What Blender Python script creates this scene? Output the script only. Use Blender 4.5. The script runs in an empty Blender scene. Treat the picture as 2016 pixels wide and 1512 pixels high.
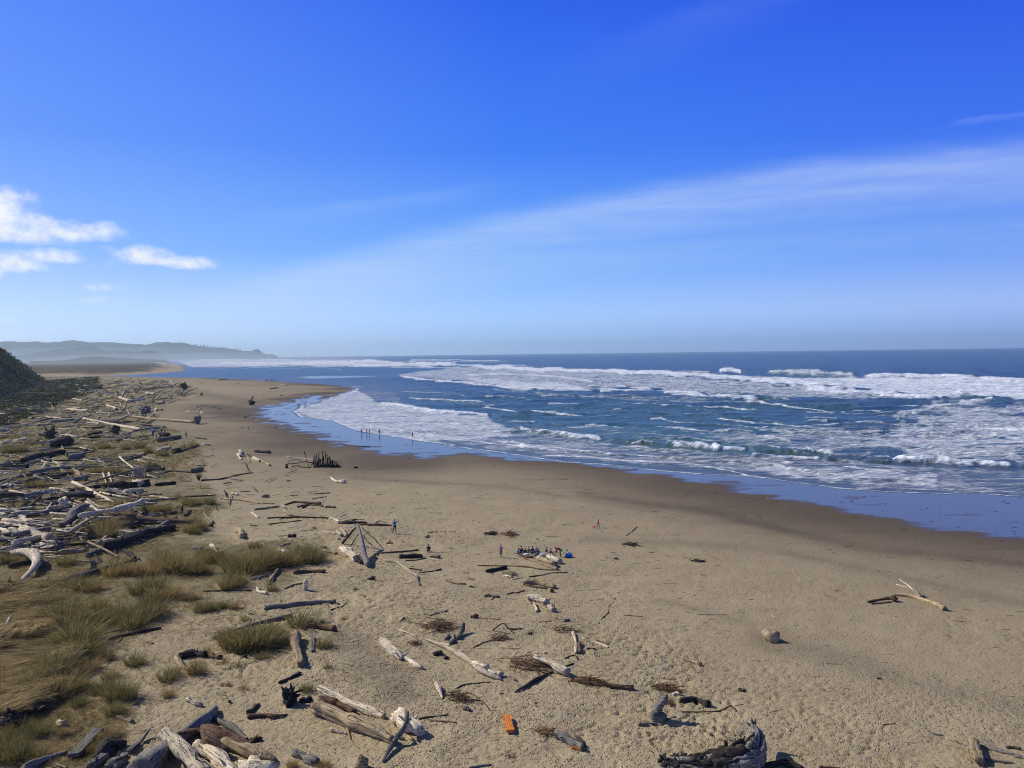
import bpy, math, random
import numpy as np
from mathutils import Vector, Matrix
random.seed(7); RNG = np.random.default_rng(11)
sc = bpy.context.scene
COL = sc.collection
# ------------------------------------------------------------------ camera
F, H0 = 1650.0, 16.0
PITCH, ROLL = math.radians(2.09), math.radians(-0.71)
cd = bpy.data.cameras.new('camera'); cam = bpy.data.objects.new('camera', cd); COL.objects.link(cam)
cd.sensor_width = 36.0; cd.lens = 36.0 * F / 2016.0; cd.clip_start = 0.5; cd.clip_end = 90000
RM = Matrix.Rotation(math.pi/2 - PITCH, 3, 'X') @ Matrix.Rotation(ROLL, 3, 'Z')
cam.matrix_world = Matrix.Translation((0, 0, H0)) @ RM.to_4x4()
sc.camera = cam
sc.cycles.use_denoising = True; sc.cycles.denoiser = 'OPENIMAGEDENOISE'; sc.cycles.denoising_prefilter = 'NONE'; sc.cycles.denoising_input_passes = 'RGB_ALBEDO_NORMAL'
sc.cycles.pixel_filter_type = 'BLACKMAN_HARRIS'; sc.cycles.filter_width = 1.1
sc.cycles.max_bounces = 6; sc.cycles.diffuse_bounces = 2; sc.cycles.glossy_bounces = 2; sc.cycles.volume_bounces = 0
RN = np.array(RM)
def rays(px, py):
    px = np.asarray(px, float); py = np.asarray(py, float)
    d = np.stack([(px-1008)/F, -(py-756)/F, -np.ones_like(px)], -1)
    return d @ RN.T
def horizon(px): return 756 - 60.3 - (np.asarray(px, float)-1008)*0.01239
def project(P):
    q = (np.asarray(P, float) - np.array([0, 0, H0])) @ RN
    return 1008 + F*q[..., 0]/-q[..., 2], 756 - F*q[..., 1]/-q[..., 2]
def gpt(px, py, z=0.0):
    d = rays(px, py); t = (z - H0)/np.minimum(d[..., 2], -1e-5)
    p = d*t[..., None]; p[..., 2] += H0
    return p
# ------------------------------------------------------------------ value noise (numpy)
_T = np.random.default_rng(5).random((256, 256))
def vn(x, y):
    xi = np.floor(x).astype(int); yi = np.floor(y).astype(int); fx = x-xi; fy = y-yi
    fx = fx*fx*(3-2*fx); fy = fy*fy*(3-2*fy)
    a = _T[xi & 255, yi & 255]; b = _T[(xi+1) & 255, yi & 255]; c = _T[xi & 255, (yi+1) & 255]; d = _T[(xi+1) & 255, (yi+1) & 255]
    return (a*(1-fx)+b*fx)*(1-fy)+(c*(1-fx)+d*fx)*fy
def fbm(x, y, o=4):
    s = 0; a = .5
    for i in range(o): s = s + a*(vn(x*2**i+i*17.3, y*2**i+i*9.1)); a *= .5
    return s/(1-.5**o)*1.0
def sstep(a, b, x):
    t = np.clip((x-a)/(b-a), 0, 1); return t*t*(3-2*t)
def inpoly(x, y, poly):
    r = np.zeros(np.shape(x), bool); n = len(poly)
    for i in range(n):
        x1, y1 = poly[i]; x2, y2 = poly[(i+1) % n]
        if y1 == y2: continue
        c = ((y1 > y) != (y2 > y)) & (x < (x2-x1)*(y-y1)/(y2-y1)+x1)
        r ^= c
    return r
def dline(x, y, pts, closed=False, sy=1.0, full=False):
    best = np.full(np.shape(x), 1e18); bt = np.zeros(np.shape(x)); sgn = np.zeros(np.shape(x))
    n = len(pts); m = n if closed else n-1
    for i in range(m):
        x1, y1 = pts[i]; x2, y2 = pts[(i+1) % n]
        dx, dy = x2-x1, (y2-y1)*sy; L = dx*dx+dy*dy+1e-12
        t = np.clip(((x-x1)*dx+(y-y1)*sy*dy)/L, 0, 1)
        ex = x-x1-t*dx; ey = (y-y1)*sy-t*dy
        d = ex*ex+ey*ey
        w = d < best
        best = np.where(w, d, best)
        if full: bt = np.where(w, (i+t)/m, bt); sgn = np.where(w, ey, sgn)
    return (np.sqrt(best), bt, sgn) if full else np.sqrt(best)
def sdpoly(x, y, poly): return np.where(inpoly(x, y, poly), 1, -1)*dline(x, y, poly, True)
# ------------------------------------------------------------------ shore lines traced on the photo, laid on the ground
SWASH = [(2500,1030),(2200,1000),(2016,980),(1920,973),(1860,974),(1750,970),(1650,962),(1560,950),(1480,938),(1400,935),(1300,928),(1180,915),(1100,910),(1040,900),(960,888),(900,880),(850,872),(812,866),(770,861),(747,857),(710,851),(680,839),(650,829),(590,821),(571,812),(582,804),(600,795),(640,786),(672,777),(697,767),(680,762),(640,757),(560,752),(480,746.5),(400,744),(300,742.5),(218,740),(215,738),(260,736.5),(320,733),(364,730),(360,725),(366,721),(340,716),(334,712.5),(322,710.5)]
WET = [(2500,1110),(2200,1085),(2016,1063),(1950,1057),(1858,1045),(1706,1015),(1614,996),(1492,975),(1400,955),(1346,946),(1287,934),(1180,920),(1110,911),(1050,907),(960,900),(914,895),(830,903),(760,895),(700,884),(650,871),(600,854),(550,840),(520,826),(506,812),(518,798),(560,793),(588,789),(572,784.5),(600,784),(610,777),(622,779),(635,786),(660,779),(690,768.5),(700,766),(680,760),(560,750.5),(400,742.5),(218,739),(213,738),(260,735.5),(320,731.5),(374,729),(372,724),(378,720),(344,715),(334,711.5),(320,709.8)]
FAR = [(-9000, 11000), (-9000, 60000), (60000, 60000), (60000, 3), (200, 3)]
def lay(pl, extra=FAR):
    p = gpt([a for a, b in pl], [b for a, b in pl]); q = [(float(a), float(b)) for a, b in p[:, :2]]
    a = (q[-1][0]*1.0-60, q[-1][1]*1.0)
    return q + [(-2600, 5000)] + extra[0:]
SWW = lay(SWASH); WTW = lay(WET)
BAR = [tuple(v) for v in gpt([586,613,660,700,748,700,613],[742.6,745.6,744.2,742.8,740.3,739.8,740.3])[:, :2]]
LAG = [tuple(v) for v in gpt([-60,40,125,135,100,30,-60],[722,718.2,714.6,713.4,712.3,712.6,713.5])[:, :2]]
# foot of the bluff on the left
FT = [(-60, 120), (-150, 240), (-197, 322), (-258, 450), (-300, 545), (-345, 590), (-520, 640), (-900, 700), (-3000, 800)]
def bluff(x, y):
    poly = FT + [(-3000, 100), (-200, 60)]
    s = sdpoly(x, y, poly)
    h = np.where(s > 0, .93*s, 0)
    h = np.where(h < 30, h, 30+22*(1-np.exp(-(h-30)/22)))
    rough = (fbm(x*.12, y*.12, 4)-.5)*6*sstep(0, 8, s)*np.clip(h/8, 0, 1)
    return np.where(s > 0, h+rough, 0)*sstep(150, 260, y)
def sea_s(x, y):
    s = sdpoly(x, y, SWW)
    r = np.hypot(x, y)
    s = s + (fbm(x*.12, y*.12, 3)-.5)*2.2*np.clip(r/200, .5, 5)
    s = np.minimum(s, -sdpoly(x, y, BAR))
    return np.maximum(s, sdpoly(x, y, LAG))
def zland(x, y):
    """gentle dune relief of the dry beach"""
    left = sstep(0, 60, -x + 0*y - 4)*sstep(20, 60, y)
    z = (fbm(x*.05+3, y*.05, 3)-.5)*.5 + (fbm(x*.22, y*.22+7, 3)-.5)*.16
    z = z*sstep(520, 60, y)
    z = z + left*(fbm(x*.03, y*.03+4, 2)-.35)*.9*sstep(420, 120, y)
    return z
def zg(x, y, s=None, bl=True):
    x = np.asarray(x, float); y = np.asarray(y, float)
    if s is None: s = sea_s(x, y)
    w = sdpoly(x, y, WTW)
    f = sstep(2, -22, w)*sstep(0, -3, s)
    z = zland(x, y)*f
    z = z + np.where(s > 0, np.maximum(-.035*s, -2.5), 0)
    if bl: z = z + bluff(x, y)
    return z
def ground(px, py, lift=0.0):
    """the point lift metres above the sand that is seen at this pixel"""
    z = 0.0
    for _ in range(6):
        p = gpt(np.array([px]), np.array([py]), z + lift)[0]
        z = float(zg(np.array([p[0]]), np.array([p[1]]))[0])
        z = max(-.3, min(z, 6))
    p = gpt(np.array([px]), np.array([py]), z + lift)[0]
    return Vector((float(p[0]), float(p[1]), z + lift))
# ------------------------------------------------------------------ object helpers
def tag(o, label=None, cat=None, group=None, kind=None):
    if label: o['label'] = label
    if cat: o['category'] = cat
    if group: o['group'] = group
    if kind: o['kind'] = kind
    return o
def link(name, me, parent=None, mats=()):
    o = bpy.data.objects.new(name, me); COL.objects.link(o)
    for m in mats: me.materials.append(m)
    if parent: o.parent = parent
    return o
def mesh_np(name, V, Fq, smooth=True, mat_idx=None):
    me = bpy.data.meshes.new(name)
    V = np.asarray(V, np.float32); Fq = np.asarray(Fq, np.int32)
    me.vertices.add(len(V)); me.vertices.foreach_set('co', V.ravel())
    k = Fq.shape[1]
    me.loops.add(Fq.size); me.loops.foreach_set('vertex_index', Fq.ravel())
    me.polygons.add(len(Fq)); me.polygons.foreach_set('loop_start', np.arange(len(Fq), dtype=np.int32)*k)
    me.polygons.foreach_set('loop_total', np.full(len(Fq), k, np.int32))
    if smooth: me.polygons.foreach_set('use_smooth', np.ones(len(Fq), bool))
    if mat_idx is not None: me.polygons.foreach_set('material_index', np.asarray(mat_idx, np.int32))
    me.update(calc_edges=True); return me
def attr(me, name, a):
    at = me.attributes.new(name, 'FLOAT', 'POINT'); at.data.foreach_set('value', np.asarray(a, np.float32).ravel())
def grid_faces(nr, nc, keep=None):
    i = np.arange(nr*nc).reshape(nr, nc)
    f = np.stack([i[:-1, :-1], i[:-1, 1:], i[1:, 1:], i[1:, :-1]], -1).reshape(-1, 4)
    if keep is not None:
        k = keep.reshape(-1); f = f[k[f].any(1)]
    return f
def compact(V, Fq, *at):
    u = np.unique(Fq); m = np.full(len(V), -1); m[u] = np.arange(len(u))
    return (V[u], m[Fq]) + tuple(a.reshape(-1)[u] for a in at)
# ------------------------------------------------------------------ node helper
class N:
    def __init__(s, name, world=None):
        if world: s.t = world.node_tree
        else:
            s.m = bpy.data.materials.new(name); s.m.use_nodes = True; s.t = s.m.node_tree
        s.t.nodes.clear()
    def n(s, typ, ins=None, **kw):
        nd = s.t.nodes.new(typ)
        for k, v in kw.items(): setattr(nd, k, v)
        for k, v in (ins or {}).items():
            i = nd.inputs[k]
            if isinstance(v, tuple) and len(v) == 2 and isinstance(v[0], bpy.types.Node): s.t.links.new(v[0].outputs[v[1]], i)
            elif isinstance(v, bpy.types.Node): s.t.links.new(v.outputs[0], i)
            else: i.default_value = v
        return nd
    def math(s, op, a, b=0.0, c=None, clamp=False):
        d = {0: a, 1: b}
        if c is not None: d[2] = c
        return s.n('ShaderNodeMath', d, operation=op, use_clamp=clamp)
    def mix(s, f, a, b, bt='MIX'):
        nd = s.t.nodes.new('ShaderNodeMix'); nd.data_type = 'RGBA'; nd.blend_type = bt
        for sock, v in ((0, f), (6, a), (7, b)):
            i = nd.inputs[sock]
            if isinstance(v, tuple) and len(v) == 2 and isinstance(v[0], bpy.types.Node): s.t.links.new(v[0].outputs[v[1]], i)
            elif isinstance(v, bpy.types.Node): s.t.links.new(v.outputs[2 if v.bl_idname == 'ShaderNodeMix' else 0], i)
            else: i.default_value = (v if isinstance(v, (int, float)) else tuple(v)+(1,)*(4-len(v)))
        return nd
    def ss(s, v, a, b): return s.n('ShaderNodeMapRange', {0: v, 1: a, 2: b}, interpolation_type='SMOOTHSTEP')
    def noise(s, vec, scale, detail=3, rough=.5, dist=0.0):
        return s.n('ShaderNodeTexNoise', {'Vector': vec, 'Scale': scale, 'Detail': detail, 'Roughness': rough, 'Distortion': dist})
    def at(s, name): return (s.n('ShaderNodeAttribute', attribute_name=name), 'Fac')
    def map(s, vec, sc_=(1, 1, 1), rot=(0, 0, 0)): return s.n('ShaderNodeMapping', {'Vector': vec, 'Scale': sc_, 'Rotation': rot})
    def out(s, col, rough=.9, spec=.3, bump=None, bs=.5, bd=.05, **kw):
        p = s.n('ShaderNodeBsdfPrincipled')
        def put(k, v):
            if isinstance(v, bpy.types.Node): s.t.links.new(v.outputs[2 if v.bl_idname == 'ShaderNodeMix' else 0], p.inputs[k])
            elif isinstance(v, tuple) and isinstance(v[0], bpy.types.Node): s.t.links.new(v[0].outputs[v[1]], p.inputs[k])
            else: p.inputs[k].default_value = (tuple(v)+(1,)*(4-len(v))) if isinstance(v, tuple) and k == 'Base Color' else v
        put('Base Color', col); put('Roughness', rough); put('Specular IOR Level', spec)
        for k, v in kw.items(): put(k, v)
        if bump is not None:
            b = s.n('ShaderNodeBump', {'Strength': bs, 'Distance': bd, 'Height': bump}); s.t.links.new(b.outputs[0], p.inputs['Normal'])
        o = s.n('ShaderNodeOutputMaterial'); s.t.links.new(p.outputs[0], o.inputs[0]); return s.m
# ------------------------------------------------------------------ light
SUN_EL = math.radians(39); TRAV = Vector((0.93, -0.365, 0)).normalized()
sd = Vector((TRAV.x*math.cos(SUN_EL), TRAV.y*math.cos(SUN_EL), -math.sin(SUN_EL)))
ld = bpy.data.lights.new('sun', 'SUN'); ld.energy = 4.6; ld.angle = math.radians(.53); ld.color = (1, .955, .87)
sun = bpy.data.objects.new('sun', ld); COL.objects.link(sun); sun.rotation_euler = sd.to_track_quat('-Z', 'Y').to_euler(); sun.location = (-60, 40, 60)
wd = bpy.data.worlds.new('World'); sc.world = wd; wd.use_nodes = True
w = N('w', wd)
sky = w.n('ShaderNodeTexSky', sky_type='NISHITA', sun_disc=False, sun_elevation=SUN_EL, sun_rotation=math.atan2(-TRAV.x, -TRAV.y), altitude=20, air_density=1.0, dust_density=.6, ozone_density=3.0)
g = w.n('ShaderNodeTexCoord'); sep = w.n('ShaderNodeSeparateXYZ', {0: (g, 'Generated')})
el = w.math('ARCSINE', (sep, 'Z'))                                   # elevation, azimuth (0 = straight ahead, + right)
az = w.math('ARCTAN2', (sep, 'X'), (sep, 'Y'))
# deepen the blue away from the sun and towards the zenith
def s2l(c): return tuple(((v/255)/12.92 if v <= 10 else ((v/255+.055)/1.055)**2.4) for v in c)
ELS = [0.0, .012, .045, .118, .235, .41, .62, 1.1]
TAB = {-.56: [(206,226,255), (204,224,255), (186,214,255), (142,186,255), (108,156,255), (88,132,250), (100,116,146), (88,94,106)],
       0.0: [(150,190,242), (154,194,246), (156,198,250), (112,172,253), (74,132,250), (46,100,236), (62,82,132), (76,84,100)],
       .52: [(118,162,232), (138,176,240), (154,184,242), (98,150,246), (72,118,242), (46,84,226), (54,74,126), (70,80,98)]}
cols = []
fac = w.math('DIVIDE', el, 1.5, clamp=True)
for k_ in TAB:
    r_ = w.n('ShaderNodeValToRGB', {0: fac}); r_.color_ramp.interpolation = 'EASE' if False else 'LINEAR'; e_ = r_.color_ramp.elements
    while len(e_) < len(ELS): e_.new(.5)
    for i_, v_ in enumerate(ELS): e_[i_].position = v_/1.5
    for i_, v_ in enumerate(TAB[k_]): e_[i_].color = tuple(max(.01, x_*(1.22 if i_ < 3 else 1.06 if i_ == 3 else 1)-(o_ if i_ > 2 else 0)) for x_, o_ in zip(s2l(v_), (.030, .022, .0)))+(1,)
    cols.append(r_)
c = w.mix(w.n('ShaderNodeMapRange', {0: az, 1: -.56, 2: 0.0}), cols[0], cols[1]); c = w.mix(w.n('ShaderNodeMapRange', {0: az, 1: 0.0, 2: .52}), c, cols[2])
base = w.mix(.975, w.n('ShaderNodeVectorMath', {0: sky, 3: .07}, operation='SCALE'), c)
# thin cirrus bands that rise to the right
vec = w.n('ShaderNodeCombineXYZ', {0: az, 1: el, 2: 0.0})
def band(x0, y0, slope, curve, wd0, wd1, amp, sx0, sx1, seed):
    x = w.math('SUBTRACT', az, x0); yc = w.math('MULTIPLY_ADD', x, slope, y0); yc = w.math('ADD', yc, w.math('MULTIPLY', w.math('MULTIPLY', x, x), curve))
    nz = w.noise(w.map(vec, (3, 9, 1)), 3.0, 5, .6); nz.inputs['Vector'].default_value = (0, 0, 0)
    d = w.math('SUBTRACT', el, yc); d = w.math('ADD', d, w.math('MULTIPLY', w.math('SUBTRACT', nz, .5), .02))
    up = w.ss(d, wd0, 0.0); dn = w.ss(d, -wd1, 0.0)
    tex = w.noise(w.map(vec, (2.2+seed, 26, 1), (0, 0, -math.atan(slope))), 3.0, 6, .62)
    m = w.math('MULTIPLY', w.math('MULTIPLY', up, dn), w.ss(az, sx0, sx1))
    if slope == .15: m = w.math('MULTIPLY', m, w.ss(az, .02, -.1))
    return w.math('MULTIPLY', w.math('MULTIPLY', m, amp), w.ss(tex, -.25, .95), clamp=True)
CIRRUS = [(0, .146, .19, -.21, .032, .080, .50, -.50, -.2, 0), (0, .100, .09, -.10, .02, .03, .22, -.3, .2, 1.3), (.5, .230, .05, .0, .003, .006, .12, .47, .50, 3.0), (-.2, .170, .15, .0, .008, .02, .14, -.34, -.2, 4.0), (0, .30, .33, -.1, .02, .05, .07, .0, .3, 2.0)]
acc = None
for b in CIRRUS:
    m = band(*b); acc = m if acc is None else w.math('ADD', acc, m, clamp=True)
c = w.mix(acc, base, (.62, .77, 1.0))
# cumulus at the left
nz1 = w.noise(w.map(vec, (16, 26, 1)), 1.0, 6, .62); nz2 = w.noise(w.map(vec, (60, 75, 1)), 1.0, 5, .62)
CUM = [(25,455,125,42,1),(-40,430,100,60,1),(130,458,110,27,1),(190,455,60,22,1),(245,460,30,14,.35),(25,516,75,28,1),(110,508,58,22,1),(285,507,62,26,1),(372,520,68,19,1),(325,515,40,14,1),(432,545,12,9,.4),(215,490,60,12,.4),(190,520,90,20,.3),(215,566,75,11,.5),(185,592,60,10,.42),(45,658,40,9,.4),(10,632,40,9,.35),(160,664,60,8,.3),(300,640,60,8,.2),(-60,520,60,50,1)]
cl = None
for (px, py, rx, ry, am) in CUM:
    d = rays(px, py); d = d/np.linalg.norm(d); A = math.atan2(d[0], d[1]); E = math.asin(d[2])
    qx = w.math('DIVIDE', w.math('SUBTRACT', az, A), rx/F); qy = w.math('DIVIDE', w.math('SUBTRACT', el, E), ry/F)
    # flatter below
    qy = w.math('MAXIMUM', qy, w.math('MULTIPLY', qy, -1.5))
    r2 = w.math('ADD', w.math('MULTIPLY', qx, qx), w.math('MULTIPLY', qy, qy))
    m = w.math('MULTIPLY', w.math('SUBTRACT', 1.25, r2, clamp=False), am)
    cl = m if cl is None else w.math('MAXIMUM', cl, m)
dn = w.math('ADD', cl, w.math('MULTIPLY_ADD', nz1, 2.6, -1.35)); dn = w.math('ADD', dn, w.math('MULTIPLY_ADD', nz2, .9, -.45))
cm = w.ss(dn, .2, 1.6)
cc = w.mix(w.ss(nz2, .3, .6), (.80, .86, 1.0), (.98, .985, 1.0))
c = w.mix(w.math('MULTIPLY', cm, .96), c, cc)
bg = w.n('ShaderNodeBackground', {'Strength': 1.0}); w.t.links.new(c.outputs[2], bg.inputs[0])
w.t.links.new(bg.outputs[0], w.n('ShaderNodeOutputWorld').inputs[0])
vs = sc.view_settings; vs.view_transform = 'Standard'; vs.look = 'None'; vs.exposure = 0; vs.gamma = 1; vs.use_curve_mapping = False
# ------------------------------------------------------------------ ground sheet
def fan(yb, az0, az1, nc):
    r = H0*F/np.asarray(yb); a = np.linspace(az0, az1, nc); R, A = np.meshgrid(r, a, indexing='ij')
    return R*np.sin(A), R*np.cos(A)
yb = np.concatenate([[1.62, 1.8], np.arange(2, 60, .8), np.arange(60, 300, 1.2), np.arange(300, 900, 1.7), [980, 1200, 1700, 2600, 5000, 12000]])
GX, GY = fan(yb, -.95, .95, 900)
S = sea_s(GX, GY); Wd = sdpoly(GX, GY, WTW)
GZ = zg(GX, GY, S)
# footprints and wind dimples close by
near = sstep(6, 60, -S)*sstep(150, 70, GY)
PX, PY = project(np.stack([GX, GY, np.zeros_like(GX)], -1))
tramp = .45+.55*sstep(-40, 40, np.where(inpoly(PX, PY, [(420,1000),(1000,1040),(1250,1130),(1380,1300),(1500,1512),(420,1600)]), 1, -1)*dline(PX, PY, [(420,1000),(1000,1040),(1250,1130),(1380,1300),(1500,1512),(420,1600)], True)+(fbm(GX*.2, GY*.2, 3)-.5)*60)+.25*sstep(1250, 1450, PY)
GZ = GZ + near*((vn(GX*1.2, GY*1.2)-.5)*.05 - tramp*(.35+.9*sstep(.35, .65, fbm(GX*.11, GY*.11, 3)))*(sstep(.6, .85, vn(GX*4.6+4, GY*4.6))*.085 + sstep(.62, .88, vn(GX*8.1+9, GY*8.1))*.04))
def pmask(poly, soft=14, nz=18, fx=.4):
    d = np.where(inpoly(PX, PY, poly), 1, -1)*dline(PX, PY, poly, True)
    return sstep(-soft, soft, d+(fbm(GX*.35, GY*.35, 4)-.5)*2*nz)
DEBRIS = [(-200,745),(60,760),(200,742),(340,745),(395,775),(330,800),(300,835),(390,870),(395,900),(330,925),(420,960),(440,1000),(380,1060),(640,1095),(560,1150),(200,1150),(150,1300),(80,1420),(-200,1500)]
DARK = [(-200,745),(80,745),(190,742),(200,765),(130,790),(80,815),(-200,860)]
grass = np.maximum(pmask(DEBRIS, 10, 26)*.92, 0)
for pl, k in (([(-50,1150),(150,1140),(190,1200),(190,1290),(150,1370),(60,1420),(-50,1420)], .9), ([(220,1110),(330,1080),(360,1140),(300,1210),(230,1190)], .85), ([(420,1085),(560,1065),(640,1095),(600,1112),(470,1135)], .85), ([(425,1255),(520,1230),(560,1285),(440,1285)], .7), ([(-50,1400),(230,1400),(200,1512),(-50,1560)], .8), ([(340,1140),(520,1140),(560,1180),(380,1215)], .35)):
    grass = np.maximum(grass, pmask(pl, 8, 10)*k)
shrub = pmask(DARK, 6, 8)*sstep(150, 200, GY)
sdw = Wd
_dn = (fbm(GX*.05, GY*.05, 3)-.5)*16*np.clip(GY/90, .5, 4)
damp = .42*sstep(-34*np.clip(GY/90, 1, 2.6), 1, Wd+_dn) + .58*sstep(-20, 1, Wd + _dn)
film = sstep(-1.2, 1.6, Wd + (fbm(GX*.25, GY*.6, 4)-.5)*7*np.clip(GY/110, .6, 4))*(1-.45*sstep(.64, .74, fbm(GX*.16+2, GY*.5, 4))*sstep(14, 2, Wd))
# dark bands of coarse sand across the dry beach, worn into the place
dark = np.zeros_like(GX)
for pts, wd_, k in (([(1150,975),(1400,1010),(1700,1080),(2016,1110),(2300,1140)], 20, .5), ([(700,940),(1000,960),(1300,1010)], 10, .25), ([(1500,1260),(1700,1310),(2016,1400)], 50, .26), ([(1300,1180),(1480,1230)], 14, .2), ([(660,1250),(730,1290),(800,1370)], 60, .3), ([(1150,1060),(1500,1080),(2016,1190)], 16, .25), ([(330,760),(520,800),(640,880)], 14, .3)):
    dark = np.maximum(dark, k*np.exp(-(dline(PX, PY, pts, sy=2.2)/wd_)**2))
dark *= .5+fbm(GX*.3, GY*.3, 4)
bl = bluff(GX, GY)
V = np.stack([GX, GY, GZ], -1).reshape(-1, 3)
me = mesh_np('ground', V, grid_faces(*GX.shape)[:, ::-1])
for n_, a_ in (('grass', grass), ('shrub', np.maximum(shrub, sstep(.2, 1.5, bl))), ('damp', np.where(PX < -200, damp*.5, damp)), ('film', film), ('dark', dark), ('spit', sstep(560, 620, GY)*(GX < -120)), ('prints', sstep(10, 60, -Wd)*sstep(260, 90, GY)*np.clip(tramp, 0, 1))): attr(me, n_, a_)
m = N('sand'); tc = m.n('ShaderNodeNewGeometry'); P = (tc, 'Position')
n1 = m.noise(P, .35, 6, .6); n2 = m.noise(P, 6.0, 5, .65); n3 = m.noise(m.map(P, (.05, .4, 1), (0, 0, .2)), 1.0, 4, .6)
fine = m.noise(P, 45.0, 3, .7)
c = m.mix(m.ss(n1, .3, .7), (.375, .295, .172), (.45, .36, .218))
c = m.mix(m.math('MULTIPLY', m.ss(n2, .54, .66), .5), c, (.235, .18, .11))
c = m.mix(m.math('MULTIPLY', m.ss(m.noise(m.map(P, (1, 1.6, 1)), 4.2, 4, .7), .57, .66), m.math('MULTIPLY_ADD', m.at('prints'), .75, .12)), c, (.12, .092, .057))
c = m.mix(m.math('MULTIPLY', m.math('SUBTRACT', 1.0, m.at('prints')), .5), c, (.25, .196, .124))
c = m.mix(m.math('MULTIPLY', m.ss(fine, .45, .75), .25), c, (.19, .15, .10))
c = m.mix(m.math('MULTIPLY', m.ss(n3, .48, .7), m.math('ADD', .18, m.at('damp')), clamp=True), c, (.24, .185, .125))
c = m.mix(m.math('MULTIPLY', m.at('dark'), 1.3, clamp=True), c, (.115, .088, .062))
c = m.mix(m.math('MULTIPLY', m.at('damp'), .92), c, (.088, .062, .042))
c = m.mix(m.at('film'), c, (.082, .075, .072))
gn = m.noise(P, .5, 5, .7)
gcol = m.mix(m.ss(gn, .35, .65), (.25, .195, .105), (.125, .112, .052))
c = m.mix(m.math('MULTIPLY', m.at('grass'), m.ss(m.noise(P, .9, 5, .65), .25, .46), clamp=True), c, gcol)
scol = m.mix(m.ss(m.noise(P, .25, 6, .7), .4, .62), (.016, .022, .012), (.060, .055, .032))
c = m.mix(m.at('shrub'), c, scol)
vor = m.n('ShaderNodeTexVoronoi', {'Vector': m.noise(P, 1.5, 2, .5) and P, 'Scale': 5.2, 'Randomness': 1.0})
pr = m.ss((vor, 'Distance'), .06, .34)
vor2 = m.n('ShaderNodeTexVoronoi', {'Vector': P, 'Scale': 9.5, 'Randomness': 1.0}); pr2 = m.ss((vor2, 'Distance'), .05, .36)
h = m.math('ADD', m.math('MULTIPLY', pr, .6), m.math('MULTIPLY', pr2, .35)); h = m.math('MULTIPLY', m.math('MULTIPLY', h, m.at('prints')), m.math('MULTIPLY_ADD', m.ss(m.noise(P, .13, 4, .6), .38, .6), .9, .25))
h = m.math('ADD', h, m.math('MULTIPLY', n2, .5)); h = m.math('MULTIPLY', h, m.math('SUBTRACT', 1.0, m.at('film')))
rough = m.math('MULTIPLY_ADD', m.at('film'), -.72, .93)
rough = m.math('SUBTRACT', rough, m.math('MULTIPLY', m.at('damp'), .03))
spec = m.math('MULTIPLY_ADD', m.at('film'), .17, .15)
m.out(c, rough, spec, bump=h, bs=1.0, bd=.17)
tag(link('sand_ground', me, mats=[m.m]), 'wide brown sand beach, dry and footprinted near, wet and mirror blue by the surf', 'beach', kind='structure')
_lyb = np.log(yb); _nr, _nc = GX.shape
def zq(x, y):
    x = np.asarray(x, float); y = np.asarray(y, float)
    r = np.hypot(x, y); i = np.interp(np.log(H0*F/r), _lyb, np.arange(_nr)); j = np.clip((np.arctan2(x, y)+.95)/1.9*(_nc-1), 0, _nc-1.001); i = np.clip(i, 0, _nr-1.001)
    a = i.astype(int); b = j.astype(int); fa = i-a; fb = j-b
    return (GZ[a, b]*(1-fb)+GZ[a, b+1]*fb)*(1-fa)+(GZ[a+1, b]*(1-fb)+GZ[a+1, b+1]*fb)*fa
# ------------------------------------------------------------------ sea
yb = np.concatenate([[1.62, 1.8], np.arange(2, 120, .45), np.arange(120, 400, .7)])
WX, WY = fan(yb, -.72, .74, 1000)
PX, PY = project(np.stack([WX, WY, np.zeros_like(WX)], -1))
S = sea_s(WX, WY)
HB = np.maximum(PY-horizon(PX), .3)                    # pixels below the horizon = 1 / distance
R = np.hypot(WX, WY)
nw = fbm(WX*.05, WY*.05, 4); nb = fbm(WX*.018+5, WY*.05, 4); nf = fbm(WX*.35, WY*.35, 4)
foam = np.zeros_like(WX); hgt = np.zeros_like(WX); green = np.zeros_like(WX)
jit = (nw-.5)
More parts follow.
